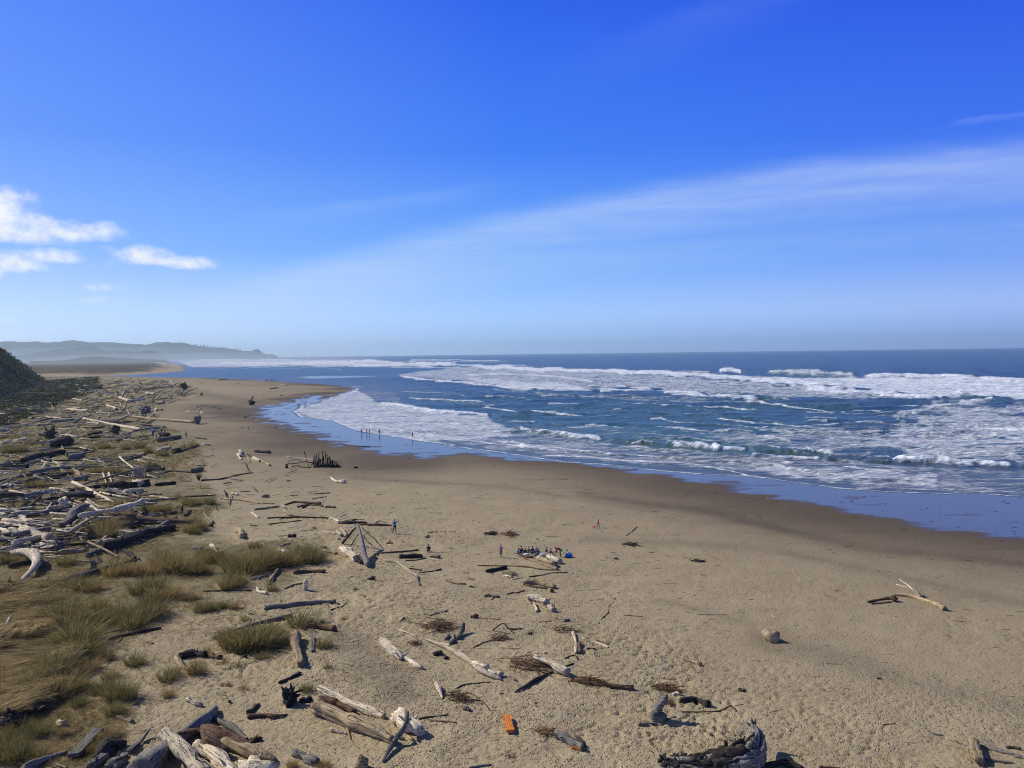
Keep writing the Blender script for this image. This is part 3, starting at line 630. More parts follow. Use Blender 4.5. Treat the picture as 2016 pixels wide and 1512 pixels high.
def sizeword(L): return 'tiny' if L < .7 else 'short' if L < 2 else 'medium' if L < 4.5 else 'long'
def piece(z, kind, col, ws, pts, label=None, lift=None, cut=0, group=None, stub=0, m=None, flat=1.0, part=None):
    ox, oy, k = ZW[z]
    pp = [(ox+x*k, oy+y*k) for x, y in pts]; ws = [w_*k for w_ in (ws if isinstance(ws, (list, tuple)) else [ws])]
    if len(ws) < len(pp): ws = [ws[0]+(ws[-1]-ws[0])*i/max(len(pp)-1, 1) for i in range(len(pp))]
    P3, R3 = [], []
    for i, ((x, y), w_) in enumerate(zip(pp, ws)):
        dist = sand(x, y+w_*.4).length
        r = w_/F*dist/2
        lf = lift[i] if lift else 0
        P3.append(sand(x, y, r*.8*flat+lf)); R3.append(r)
    L = (P3[-1]-P3[0]).length; rm = sum(R3)/len(R3)
    ax = (P3[-1]-P3[0]); ax.z = 0; ax = ax.normalized() if ax.length > 1e-6 else Vector((1, 0, 0))
    org = Vector((P3[0]+P3[-1])/2); org.z = float(zq(org.x, org.y))
    gq = Geo(); pxw = sum(ws)/len(ws)
    if kind == 'log':
        mm = m or (5 if pxw < 2 else 7 if pxw < 5 else 11 if pxw < 12 else 22)
        gq.tube(P3, R3, m=mm, rough=.10 if pxw < 12 else .13, cut=bool(cut), seg=None if pxw < 12 else int(max(6, min(26, L/(rm*.55)))), flat=flat)
        ns = stub or (rnd.choice([0, 0, 1, 2]) if pxw > 3 else 0)
        for _ in range(ns):
            i = rnd.randrange(len(P3)-1); u = rnd.uniform(.15, .85); p = P3[i].lerp(P3[i+1], u); r = R3[i]*.9
            an = rnd.uniform(.3, 2.8); sdv = ax.cross(Vector((0, 0, 1)))*math.cos(an)+Vector((0, 0, 1))*math.sin(an)+ax*rnd.uniform(-.5, .5); sdv.normalize()
            gq.tube([p+sdv*r*.5, p+sdv*r*rnd.uniform(1.6, 2.8)], [r*.32, r*.10], m=5, seg=3, rough=.1)
        name = 'driftwood_log' if pxw > 1.6 or L/max(rm, .01) < 30 else 'driftwood_branch'
        if L < .9 or L < rm*5: name = 'driftwood_chunk'
    elif kind == 'slab':
        gq.slab([P3[0], P3[-1]], rm*2, rm*.7); name = 'driftwood_plank'
    elif kind == 'root':
        c_ = P3[0]; r = R3[0]; c_ = Vector((c_.x, c_.y, org.z+r*.55)); gq.blob(c_, r*.62, rough=.45, n1=10, n2=16)
        for q in range(15):
            a = rnd.uniform(0, 6.28); e = rnd.uniform(-.1, 1.3); dv = Vector((math.cos(a)*math.cos(e), math.sin(a)*math.cos(e), math.sin(e)))
            l = r*rnd.uniform(.7, 1.15); s2 = Vector((rnd.uniform(-.3, .3), rnd.uniform(-.3, .3), rnd.uniform(-.3, .2)))*l
            gq.tube([c_+dv*r*.3, c_+dv*l*.75+s2*.3, c_+dv*l+s2], [r*.2, r*.12, r*.03], m=6, seg=5, rough=.2)
        name = 'driftwood_stump'; org = Vector((c_.x, c_.y, org.z)); L = 2*r
    elif kind == 'chunk':
        r = R3[0]; c_ = P3[0]; an = rnd.uniform(-.9, .5); dv = Vector((math.cos(an), math.sin(an), rnd.uniform(-.1, .35)))*r*rnd.uniform(.8, 1.15); cc_ = Vector((c_.x, c_.y, org.z+r*.38)); gq.tube([cc_-dv, cc_+dv*.1, cc_+dv], [r*.5, r*.62, r*.42], m=6 if pxw < 5 else 12, seg=4 if pxw < 5 else 9, rough=.26, jag=.7, flat=.85); ax = Vector((dv.x, dv.y, 0)).normalized(); name = 'driftwood_chunk'; L = 2*r
    elif kind == 'up':    # stands or leans: pts are (foot, ..., head) in the picture plane over the foot
        fx, fy = pp[0]; P3 = []
        for i, (x, y) in enumerate(pp): P3.append(atz(x, y, fy, 0) if i else sand(x, fy, -.05))
        R3 = [w_/F*P3[0].length/2 for w_ in ws]; org = sand(fx, fy); ax = Vector((1, 0, 0))
        gq.tube(P3, R3, m=m or (6 if pxw < 4 else 14), rough=.16, seg=None if pxw < 8 else 12); name = 'driftwood_stake' if part != 'stump' else 'driftwood_stump'; L = (P3[-1]-P3[0]).length
    elif kind == 'brush':
        (x0, y0), (wx, hy) = pp[0], ((pts[1][0])*k, (pts[1][1])*k); c_ = sand(x0, y0); dist = c_.length
        hw = wx/F*dist/2; hd = min((sand(x0, y0-hy/2)-sand(x0, y0+hy/2)).length/2, hw*2.2); an0 = rnd.uniform(-.4, .4)-.35
        nst = int(min(170, 34+wx*1.2)); tr = max(.013, .62/F*dist)
        for q in range(nst):
            a = rnd.uniform(0, 6.28); rr = math.sqrt(rnd.random())
            a0_ = rnd.gauss(0, .42); b0_ = rnd.gauss(0, .3)
            p = c_+Vector((a0_*hw-hw*.25, b0_*hd-a0_*hw*.35, rnd.uniform(.0, .32)*hw*max(.05, .7-abs(a0_))+tr)); p.z = max(p.z, float(zq(p.x, p.y))+tr)
            an = an0+(rnd.gauss(0, .3) if rnd.random() < .75 else rnd.gauss(0, 1.2)); l = hw*rnd.uniform(.25, 1.0)*(1.25 if rnd.random() < .12 else 1); dv = Vector((math.cos(an), math.sin(an)*1.4, rnd.gauss(.08, .2)))*l
            e = p+dv; e.z = max(e.z, float(zq(e.x, e.y))+tr*.6); mid_ = p.lerp(e, .5)+Vector((rnd.gauss(0, .07), rnd.gauss(0, .07), rnd.uniform(0, .12)))*l
            gq.tube([p, mid_, e], [tr*rnd.uniform(.7, 1.5), tr, tr*.4], m=4, seg=4, rough=.1)
        name = 'brush_pile'; org = c_; L = 2*hw; ax = Vector((1, 0, 0))
    o = gq.build(name, MW[col], (org, ax), smooth=kind not in ('slab',))
    KW = {'driftwood_log': 'log', 'driftwood_branch': 'branch', 'driftwood_plank': 'plank', 'driftwood_stump': 'root stump', 'driftwood_chunk': 'wood chunk', 'driftwood_stake': 'stake', 'brush_pile': 'twig heap'}
    o['category'] = KW[name]; o['group'] = group or ('driftwood '+{'branch': 'branches', 'twig heap': 'twig heaps'}.get(KW[name], KW[name]+'s')+' strewn on the beach')
    if label: o['label'] = label
    q = pp[len(pp)//2] if kind != 'brush' else pp[0]
    THINGS.append((o, q[0], q[1], col, sizeword(L), KW[name])); return o
def sub(parent, name, geo, mat):
    """a part, given in world coordinates, under parent"""
    o = geo.build(name, mat); o.parent = parent; bpy.context.view_layer.update
    o.matrix_parent_inverse = (Matrix.Translation(parent.location) @ Matrix.Rotation(parent.rotation_euler.z, 4, 'Z')).inverted(); return o
X = piece
# ---- table of traced driftwood: window|kind|colour|widths|points|label
TABLE = '''
4|log|G|34,28|445,352 700,325 955,308|long dark grey log lying alone on bare sand above the grassy mound
4|log|G|18,38|75,572 350,480 640,412|weathered grey log running behind the grassy mound up to a tussock
4|log|T|75,62,50|670,555 680,660 705,765|thick tan log pointing at the camera right of the grassy mound, with black shadow
4|log|R|30,44|745,485 850,490 950,505|brown log with pale end just right of the tall tussock above the mound
4|log|T|18,16|625,460 720,530 790,590|thin tan branch slanting above the thick tan log
4|log|R|8|590,550 735,500|reddish stick crossing the thin tan branch above the thick tan log
4|slab|G|24|790,560 788,665|upright grey plank lying right of the thick tan log
4|log|P|58,62,30|1285,590 1400,685 1440,720|broad pale half of a broken log on open sand in the middle foreground
4|log|P|30,36|1430,705 1500,745 1580,785|narrow pale end piece lying against a broad pale broken log
4|log|D|20,24|545,895 620,865 700,825|straight dark log just above the black root burl
4|root|B|175|620,980|charred black root burl with many knobs on the sand
4|chunk|B|70|745,1005|
4|log|D|38,20|325,1110 405,1050|short dark log tilted up beside a brown branch, left of the black root burl
4|log|R|36,30,30,8|325,1140 450,1132 510,1140 610,1125|crooked brown branch with pointed right end left of the wide log slabs
4|log|P|52,50,46|850,940 1080,1045 1310,1138|long cream log with a dark underside, the rear one of the big rotten pair
4|log|T|110,120,80|830,1080 1080,1170 1370,1310|wide rotten tan log slab, the front one of the big pair
4|log|R|70,60,40|850,1020 960,1040 1090,1110|reddish rotten wood lying on the wide tan log slab
4|log|P|110,90|1410,1140 1570,1250|thick squared pale log block throwing a big black shadow
4|log|G|30,36,34,20|1475,1115 1440,1230 1380,1320 1300,1465|crooked grey limb leaning across the end of the wide tan log slab|.5,.4,.2,0
4|log|T|30,24|1280,1230 1400,1285 1450,1300|
4|log|T|22,12|1480,1280 1560,1340 1640,1390|
4|log|D|16,10|1560,1155 1660,1143 1770,1125|straight dark stick pointing right from the squared pale block
4|log|R|10|1640,1170 1730,1175 1830,1185|
4|up|T|86,70|1147,1520 1148,1440|pale upright stump cut by the bottom edge of the picture
4|log|G|50,60|660,1405 830,1468|half buried grey log beside a low tussock at the bottom
4|log|P|26,16|920,1232 1040,1265|small pale paddle shaped stick below the wide tan log slab
4|log|T|18,14,6|1040,1225 1065,1310 1130,1370|bent tan stick crossing a pale paddle shaped stick
4|chunk|D|56|380,1295|
4|log|R|28|655,100 770,90 875,92|
4|log|T|20,30|540,75 485,160|ragged tan stub in the grass above the long dark grey log
4|log|G|14|340,150 440,125 540,75|
4|up|P|34,26|735,232 742,155|small upright snag with a white top on bare sand
4|log|P|22|390,210 410,240 460,250|
4|log|D|8|0,235 180,228 350,228|thin straight dark pole left of the twisted pale stick
4|log|D|7|920,368 1000,345 1035,320|thin dark twig curving right of the long dark grey log
4|chunk|D|44|1215,132|
4|log|T|10|590,215 660,185 740,175|
4|log|P|10|300,400 340,420 370,440|
4|log|T|8|330,390 450,410|
4|chunk|D|34|300,697|
4|chunk|D|34|190,1025|
q|log|G|60,120,170,230|880,475 720,640 430,850 140,1075|huge blue grey log lying under the pale logs at the bottom left
q|log|P|110,125,150|375,720 560,900 770,1120|pale knotty log lying across the huge blue grey log|.25,.3,.3
q|log|P|110,120,130|700,850 880,960 1060,1120|wide pale log beside the knotty one, running off the bottom edge|.1,.1,.1
q|log|R|34,50,110,100|500,725 735,700 850,790 980,910|bent brown limb resting on the pale logs|.55,.5,.35,.1
q|log|R|70,150,130,90|720,660 880,720 1080,820 1240,900|splintered rusty brown half of the big log beside the bent brown limb
q|log|T|60,130,120,50|860,750 1060,850 1290,930 1470,1000|pale pitted half of the big splintered log, right of the bent limb
q|log|G|46,60,30|870,570 1000,640 1190,780|grey ridge log behind the rusty splintered log
q|log|P|170,190|1120,1075 1460,1100|smooth white rounded log end at the bottom edge
q|chunk|D|84|1280,770|
q|log|G|55,40,14|20,910 130,800 230,680|pointed grey branch left of the huge blue grey log|0,.1,.3
q|log|P|48,44|600,385 740,440|short pale log beside a tiny plant, above the huge blue grey log
q|chunk|P|62|115,350|
q|log|D|16|20,1068 150,960 320,850|strip of dark bark along the left side of the huge blue grey log
p|root|D|230|110,300|dark broken stump at the left edge near the bottom
p|chunk|P|90|535,310|
p|log|T|34,36|1040,275 1100,295 1170,320|
p|log|D|70,130,110,50|850,640 930,540 1020,520 1100,505|dark hollow curved log beside the pointed grey branch
p|log|G|80|800,715 910,640|
p|log|G|90|970,700 1100,640|
p|log|G|70,40,26|220,720 420,640 590,585|split grey log at the bottom left corner
p|up|T|13|450,730 440,620|thin upright tan stick before the split grey log
p|log|T|20|500,690 590,726|
p|slab|G|80|640,620 880,375|flat fibrous grey bark slab in the bottom left grass
3|log|P|26,46,48,44,30,20|75,95 170,82 240,105 225,180 150,270 90,330|bone white limb bent like an elbow|.1,.4,.5,.3,.1,0
3|root|G|90|270,160|grey rounded stump beside the bone white bent limb
3|log|P|18,14|300,125 480,142 650,158|long thin bleached pole right of the grey rounded stump
3|log|P|14,12|300,110 510,125|
3|log|D|30,34,40,36,20|0,375 300,310 500,260 700,200 880,140|very long dark log below the bone white bent limb
3|log|D|24|820,80 860,105 890,130|
3|log|D|16|840,165 920,135|
3|log|P|8|905,130 918,155|
3|log|T|14,12|580,22 680,70 780,120|straight yellow pole leaning over the big dark logs|.5,.3,.05
3|log|D|50|0,330 90,310|
3|log|P|36,20,10|0,650 30,600 70,510|forked white branch at the left edge above the swept grass|0,.2,.6
3|log|P|12|20,600 60,560|
3|chunk|D|60|60,700|
3|log|D|20,18|600,680 800,640 1060,590|long thin dark pole lying by the edge of the grass mounds
3|log|D|18|690,625 815,603|
3|log|G|8|770,688 820,640|
3|log|P|13|955,675 1010,690|
3|log|D|44,40|1180,770 1260,760 1350,762|flat dark driftwood bar among small plants
3|log|R|30|1370,765 1450,782|
3|log|T|30,20|1160,775 1185,830 1250,870|
3|log|P|30,16|1390,45 1440,95|
3|log|G|30|1270,65 1340,72|
3|log|T|8|1540,115 1660,90|
2|log|G|40,64,50|490,705 600,605 690,545|thick blue grey log tilted up in the middle of the log jam|0,.3,.7
2|log|P|16,20,18|400,605 700,635 960,642|long thin cream pole passing behind the tilted blue grey log|.4,.2,.1
2|log|R|30,28|820,610 1080,622 1400,600|long reddish log with snags on the right side of the jam
2|log|R|50,60,50,30|830,700 1000,668 1380,670 1600,680|
2|up|D|22,10|1440,610 1450,545|
2|log|D|26,12|1470,625 1520,580|
2|log|D|50|920,735 1090,690|
2|log|G|30|1070,790 1250,720 1400,640|
2|log|D|90,70,44|830,870 1000,820 1200,762 1380,720|big dark brown log at the lower right of the log jam
2|log|G|40|690,940 830,890|
2|log|P|66,70,56|180,740 270,775 400,805|thick cream log with a torn orange end in the log jam
2|log|P|24|240,740 590,735|
2|log|P|20|415,725 570,770|short cream pole above the torn orange end
2|log|P|22|0,725 70,760|
2|chunk|P|76|100,742|
2|log|G|40,26|540,567 380,600 200,627|
2|log|P|14|0,500 180,495|
2|log|P|12|190,485 280,515 370,545|
2|log|D|20|0,700 180,675|
2|log|D|40|340,510 500,485|
2|up|P|66,50|510,562 512,495|white flared stump standing upright in the log jam
2|log|G|36|170,480 320,450|
2|log|D|20|200,580 330,470|
2|log|G|36,40,14|250,285 450,250 640,240 820,235|long grey log below the white block
2|log|D|24|170,290 240,300 350,295|
2|chunk|P|66|365,215|blocky white chunk standing behind the long grey log
2|log|T|22|590,265 645,300|
2|log|G|40|600,330 690,330|
2|log|G|18|0,350 200,305|
2|log|D|26|130,380 290,330|
2|log|D|24|380,320 560,290|
2|log|G|12,16|620,390 820,330 1060,262|long thin grey pole leaning on the pale stick shelter|0,.4,1.2
2|log|D|26|560,430 820,385|
2|log|D|44,48|820,385 1000,385 1180,365|
2|log|D|26|1230,380 1390,365|
2|log|P|14,12|950,155 1000,205 1060,250|white pole leaning onto the pale stick shelter|0,.3,1
2|chunk|P|100|1095,348|white rubble block at the foot of the pale stick shelter
2|log|D|12|180,200 600,185 880,175|
2|log|D|14|860,230 1060,170 1160,135|
2|log|T|10|895,155 1060,155|
2|log|T|14|1130,155 1220,180 1310,192|
2|log|T|18|1240,200 1300,245|
2|log|D|22|1160,270 1300,255|
2|log|D|30|0,245 230,230|
2|log|P|14|20,45 210,10|
2|log|G|38|550,165 660,140|
2|log|D|50,36|180,190 420,130 510,122|
2|chunk|P|80|1308,80|pale pitted log chunk in the grass by the beach edge
2|log|D|36|1360,115 1430,105|
2|log|D|14|1370,130 1500,95 1575,65|
2|slab|P|24|698,416 746,414|small white board lying among dark logs
2|log|T|13|1180,455 1280,455|
2|log|P|14|1200,470 1370,495|
2|log|T|14|915,470 970,470|
2|log|P|26|900,420 1000,450|
2|log|D|12|1290,285 1380,270 1530,285|
2|log|G|38|1530,272 1600,255|stubby grey log at the end of a thin dark branch
2|log|D|14,8|1600,345 1750,335 1900,300 2010,285|long thin dark branch trailing away from a dead bush
2|log|T|16|1555,222 1625,227|
2|log|P|12|1885,135 1915,180|
2|log|P|26|1908,110 1912,150|
2|log|D|12|1470,475 1710,462|
2|log|D|10|1760,490 2016,515|
2|log|P|20|1845,450 1890,458|
2|log|T|24|1620,615 1690,680|
2|chunk|D|52|1670,692|
2|log|T|46|1870,720 1928,788|pale stubby log with black shadow alone on sand above the grass mounds
2|log|T|24,16|700,500 790,555 900,600|forked tan branch right of the tilted blue grey log|.3,.1,0
2|log|T|20|570,480 600,510 690,530|
2|log|T|5|830,520 800,480 770,400|
2|chunk|P|50|20,605|
2|chunk|P|62|65,375|
2|chunk|P|38|20,430|
2|chunk|P|46|300,425|
2|chunk|P|62|390,420|
2|root|G|110|470,855|
2|log|P|30|350,830 440,842|
2|chunk|P|60|375,872|
2|log|D|12|0,885 200,875|
2|log|D|22|230,925 460,905 690,900|
2|log|D|40|80,1030 250,990|
2|log|D|18|590,795 640,745|
2|chunk|G|56|690,772|
2|log|P|16|580,700 600,670 640,662 668,680|small white arched stick under the tilted blue grey log|.1,.4,.4,.1
2|log|D|14|550,705 820,715|
2|log|T|20|500,405 600,410|
2|chunk|P|50|175,620|
2|log|P|30|180,640 220,680|
1|log|T|14,20,24|1050,725 1240,745 1540,770|long trunk of the uprooted tree lying on the open beach
1|log|P|14,20|660,740 880,785 1110,825|long white log pointing right in the far log field
1|log|G|16|1060,840 1160,825 1310,808|
1|log|P|16|695,777 790,782|
1|log|P|20,24|950,575 1030,600 1140,590|big cream log in the far log field above the tall grey stump
1|log|P|20|530,670 700,680|
1|log|P|14|590,655 640,660|
1|log|P|16|775,697 880,700|
1|log|P|20|850,635 925,665|
1|log|P|12|1155,541 1225,545|
1|root|G|100|1155,665|tall grey stump at the right edge of the far log field
1|log|P|14|1238,680 1235,660|
1|log|T|16|1240,665 1285,672|
1|root|D|26|1600,547|
1|root|D|80|1460,480|dark spiky root mass on the far beach edge
1|root|D|60|1997,610|dark root mass standing alone on the far open beach
1|log|P|15|290,795 410,785|
1|log|P|22|400,765 580,750|
1|log|P|30|0,838 70,835|
1|log|P|16|20,935 210,907|thin pale pole at the left edge above brown grass
1|root|D|110|395,855|
1|log|D|60|420,950 550,920|
1|log|D|14|910,780 1030,765|
1|root|D|90|920,825|
1|log|D|16|1120,800 1200,800|
1|log|D|22|700,870 800,850|
1|log|D|18|700,895 800,887|
1|log|G|34,26|1260,915 1430,885|broad grey log between the two walkers at the beach edge
1|log|D|36|1270,865 1340,870|
1|log|T|10|1500,915 1600,945 1690,985|
1|chunk|P|38|1640,942|
1|log|D|9|1550,895 1640,905|
1|log|G|12|1305,580 1370,580|
1|chunk|G|20|1355,563|
1|log|P|14|480,870 540,880|
1|chunk|P|28|585,930|
1|log|P|12|660,960 700,965|
1|log|P|12|655,600 580,585|
1|log|P|14|690,535 740,530|
1|log|G|12|320,640 430,625|
1|log|P|10|230,735 330,740|
1|log|P|12|930,580 970,570|
1|log|T|12|960,645 1000,655|
1|log|G|12|1110,700 1160,705 1220,720|
1|log|R|8|1740,432 1800,432|
5|log|P|30,22|480,330 530,352|
5|log|T|16|520,335 610,388|
5|log|D|10|435,300 455,315|
5|log|D|22|495,275 560,280 610,284|flat dark log alone on the beach above two tan logs
5|log|P|10,16,30,26|1090,480 1130,510 1180,515 1210,518|antler shaped white driftwood piece alone below the stake fort
5|log|R|8|1165,212 1260,230 1400,238|long thin dark branch at the edge of the wet sand
5|log|T|13|245,655 400,665 530,690|
5|log|T|13|410,658 530,690|
5|log|G|16|490,737 680,714|straight grey log left of the brown log jumble
5|log|T|12|550,690 640,690|
5|chunk|G|46|575,622|
5|log|D|6|375,597 455,593|
5|log|R|12,30,26|730,700 800,678 900,682 1010,690|low jumble of brown logs on the open beach
5|log|R|14|830,715 930,700 1030,712|
5|log|D|14|870,722 930,690|
5|log|D|14|1050,718 1130,720|
5|log|D|8|960,615 1090,605|
5|log|D|6|945,655 1060,635|
5|log|P|14|465,758 500,790 520,800|
5|log|D|12|590,805 780,800 960,802|
5|log|T|12|750,780 880,795 960,800|
5|log|D|8|600,855 860,825|
5|log|P|20|1095,805 1160,835|
5|log|R|14|960,800 1070,806|
5|log|D|8|455,862 510,868|
5|chunk|D|52|790,935|
5|chunk|T|28|960,877|
5|chunk|P|32|1150,960|
5|log|P|14|1030,910 1130,932|
5|log|P|26|1142,915 1180,942|
5|log|T|26|1175,890 1220,948|
5|slab|G|24|695,1022 765,1000|
5|log|T|22|980,1050 1140,1085|straight tan log beside the right end of the grass mounds
5|chunk|G|58|1025,1034|rounded grey chunk behind the straight tan log
5|log|P|30|675,1060 780,1080|
5|log|T|6|860,905 1000,898|
s|log|D|18,40,30|440,200 560,192 820,198|
s|log|R|24,36,10|740,215 960,220 1160,232|long brown log pointing at the child in blue
s|log|D|10|935,195 990,170 1060,192|
s|chunk|D|54|655,145|
s|log|P|90,116,100|490,540 590,600 680,670|fat white log with a broken end lying under the driftwood tepee
s|root|R|90|745,700|heap of reddish broken wood at the tepee foot
s|log|T|24|910,635 990,660 1080,700|
s|log|P|30,40,34|1090,700 1220,722 1340,800 1490,900|long pale kinked log trailing right from the driftwood tepee
s|log|G|34,24|1490,905 1500,985 1530,1018|
s|log|R|24|1010,595 1300,575 1500,553|long brown log right of the driftwood tepee
s|log|D|56,54|1258,640 1400,638 1555,635|chunky dark log with blunt ends right of the tepee
s|log|T|50,54|1650,630 1780,645|short tan hollow log beside the chunky dark log
s|chunk|P|38|1645,580|
s|chunk|P|70|1615,360|
s|log|P|11|1610,650 1700,672 1780,690|
s|log|D|14|1330,697 1450,690 1600,665|
s|log|D|10,26|1510,860 1660,838 1810,812|
s|log|D|18|1380,800 1550,822|
s|log|D|18|1080,465 1165,460|
s|log|P|14|1105,480 1150,500|
s|log|D|7|1630,325 1800,320 1980,318|
s|chunk|D|60|895,917|
s|log|D|10|520,170 640,155 760,150|
r|brush|R|0|580,115 290,120|heap of brown sticks beyond the seated group
r|log|T|18,46,60|470,410 860,540 1200,650 1440,735|long tan trunk whose thin end reaches the child in pink
r|log|T|100,110|1100,530 1400,640|thick tan log lying between the trunk and the hollow log
r|log|P|100,110|1280,520 1490,600|short cream hollow log beside the seated group
r|chunk|G|110|1430,670|
r|log|R|40,50|760,500 1000,520|
r|log|R|16,24|0,670 480,680 850,690 1150,740 1450,752|very long thin dark branch below the tan trunk
r|log|D|66,70|160,775 340,740 520,700|thick dark log below the child in pink
r|log|D|18|220,800 280,832|
r|brush|T|0|600,835 260,70|tan twig heap below the thick dark log
r|log|P|40|480,850 620,880|
r|log|D|18,22|930,875 1200,838 1330,805 1620,798|
r|log|D|12|630,930 820,890|
r|log|D|18,30,20|530,1195 640,1160 700,1165 845,1120|
r|log|T|90,120,90|840,980 1080,960 1400,1060|thick splintered yellow brown log in a row of pale wood
r|log|R|40,30|870,1020 1060,1060 1250,1080|
r|root|D|110|1350,1120|
r|log|G|50|130,1215 250,1215 380,1235|
r|log|T|26|250,1280 310,1205|
6|log|P|56,58|760,708 830,720 915,745|thick cream log below the splintered yellow brown log
6|log|T|12|745,720 790,758|
6|log|P|24|815,760 835,822|
6|log|P|40|930,778 968,810|
6|up|P|11|970,810 968,745|
6|log|T|12|870,770 900,800 990,872|
6|chunk|G|52|1068,880|upright slate grey block on open sand
6|chunk|R|58|340,848|
6|log|R|8|380,873 545,886|
6|log|P|7|220,812 300,835|
6|log|D|10|485,972 565,915 620,962 720,957|dark branch bent in a peak|.0,.5,.05,0
6|chunk|R|36|775,985|
6|log|T|14|960,900 1000,940 1110,1005|
6|brush|T|0|1060,970 190,60|
6|log|P|26|1120,990 1148,1080 1145,1150|pale pole pointing at the camera below a thin twig heap
6|log|R|28|1175,1070 1173,1148|
6|log|P|16|1200,1032 1290,1065 1400,1105|
6|log|D|8|1310,1050 1410,1085|
6|log|D|12|1060,1192 1130,1170 1165,1205|
6|chunk|P|32|900,1148|
6|log|D|5|1455,710 1440,750 1405,782|
6|log|D|5|1405,790 1400,830 1350,880 1325,915|
6|log|D|12|1230,1115 1300,1118|
6|brush|D|0|1575,292 110,26|
6|chunk|D|28|1463,395|
6|chunk|D|18|838,245|
6|log|D|5|1545,220 1630,150|
6|log|R|12|115,575 190,600 270,602|
6|log|D|8|290,562 340,565|
6|chunk|R|24|310,617|
6|log|D|8|0,190 185,191|
6|brush|D|0|470,205 110,26|
6|log|D|6|850,905 960,898|
7|log|G|10,16|535,227 600,210 660,190|
7|log|G|8|510,240 640,256|
7|brush|R|0|610,320 270,100|big heap of brown twigs beside two grey slabs
7|log|R|10|320,270 350,238|
7|log|R|9|380,265 500,300 640,352|
7|log|G|34,30|745,390 765,330 778,282|tall grey slab leaning at the end of the twig heap|0,.15,.4
7|log|G|40,24|692,422 712,370|short grey slab beside the tall leaning one
7|log|G|26|655,395 668,362|
7|log|P|14,44,36,56,18|500,395 700,470 830,560 930,635 1058,690|long bone white log with snags in the middle foreground
7|log|P|30,26|845,568 930,588 960,602|white side branch beside the long bone white log|.1,.25,.1
7|log|P|50,44|965,632 1050,655|white forked stub at the thick end of the bone white log
7|log|P|10|600,420 680,440|
7|root|P|52|762,490|
7|log|D|34|570,505 622,490|
7|chunk|D|36|655,525|
7|log|P|6|280,315 360,345 440,372|
7|brush|R|0|430,432 100,44|
7|brush|R|0|1040,392 150,46|
7|log|R|9|850,457 950,412 1100,398|
7|log|T|7|1050,457 1180,465|
7|log|P|44,54|1295,525 1400,570 1530,628|pale log lying through a big twig heap|.15,.15,.1
7|brush|R|0|1260,575 320,130|largest brown twig heap, around a pale log
7|log|T|18|1110,580 1240,612 1380,622 1560,665|
7|log|D|14,28,20,10|1150,778 1290,700 1400,640 1570,572|dark crooked branch leading down left from the largest twig heap
7|log|R|22,34,40|1555,692 1700,712 1850,738 2000,745|bundle shaped brown log right of the largest twig heap
7|brush|R|0|1700,705 260,40|
7|log|T|12|1615,620 1700,660 1790,700|
7|log|P|12,36,14|565,688 600,755 628,825|pointed white splinter left of a small dark twig heap
7|brush|R|0|750,825 210,110|dark twig heap right of the pointed white splinter
7|log|D|9|730,750 800,722 965,708|
7|log|D|8|830,830 920,850 970,910|
7|log|D|8|800,780 880,815 920,870|
7|chunk|G|48|798,890|
7|slab|O|58|1088,950 1118,1065|bright orange plank lying on the sand
7|brush|R|0|1380,1075 180,44|
7|log|G|56,46|1445,1085 1560,1130 1640,1185|split grey log with an orange chip at its end
7|log|O|22|1560,1180 1640,1196|
7|log|D|30|1600,1105 1650,1168|
7|log|D|6|1390,1142 1500,1146|
7|brush|T|0|1110,1235 90,60|
7|log|G|16|820,1322 980,1300|
7|log|T|14|1268,835 1300,857|
7|log|P|6|1085,820 1115,852|
7|log|D|9|1040,790 1072,790|
7|chunk|D|22|1155,690|
7|chunk|T|16|1025,1120|
8|log|T|12,18,22|1380,175 1470,182 1560,212 1630,242|pale forked branch lying alone on the right of the beach
8|log|P|6|1410,100 1470,145 1520,192|
8|log|P|5|1395,125 1450,140|
8|log|T|7|1480,140 1530,200 1560,212|
8|log|R|11|1255,210 1350,192 1390,195|
8|log|R|8|1275,220 1370,210|
8|root|R|40|1384,190|
8|chunk|G|22|1520,178|
8|log|T|20|354,482 400,500 445,514|short pale log lying alone between the twig heaps and the boulder
8|log|P|4|770,255 803,288|
8|up|G|70,52,20|235,788 245,730 275,660|pointed slate grey stump standing on the sand|
8|brush|R|0|280,632 150,40|
8|log|R|5|190,570 315,590|
8|chunk|P|34|322,650|
8|brush|R|0|290,700 50,70|
8|log|D|30,32|345,690 420,690 482,708|dark log right of the pointed slate grey stump
8|log|G|14|140,808 240,798 320,770|
8|log|R|6|350,745 520,742 590,715 615,742|
8|log|R|4|610,715 650,708|
8|chunk|D|28|645,633|
8|log|D|26,34,20|720,1022 850,995 940,1020|dark arched log top at the bottom edge right of the gnarled root log
8|log|R|12|1020,1010 1120,1020|
8|log|G|9,14,16|1655,755 1780,850 1880,922 2040,975|long forked grey branch in the bottom right corner
8|log|G|7|1530,818 1570,850 1620,857|
8|log|G|7|1645,880 1740,910|
8|log|T|44,48|1768,890 1800,985|short thick brown log at the joint of the long forked grey branch
8|log|G|10|1800,905 1870,930 1960,950|
8|log|T|10|1470,945 1600,1020|
8|log|D|12|1930,915 2000,925|
8|log|G|9|1820,975 1960,992|
8|log|R|5|1330,806 1390,802|
8|log|R|4|1300,760 1310,780|
8|chunk|P|16|870,830|
8|chunk|D|16|1310,578|
8|brush|D|0|430,12 60,12|
8|log|R|4|430,272 570,273|
8|log|R|4|70,275 160,280|
9|log|P|10|385,357 430,357|
9|log|D|7|300,385 360,378|
9|log|D|12|905,955 930,952|
'''
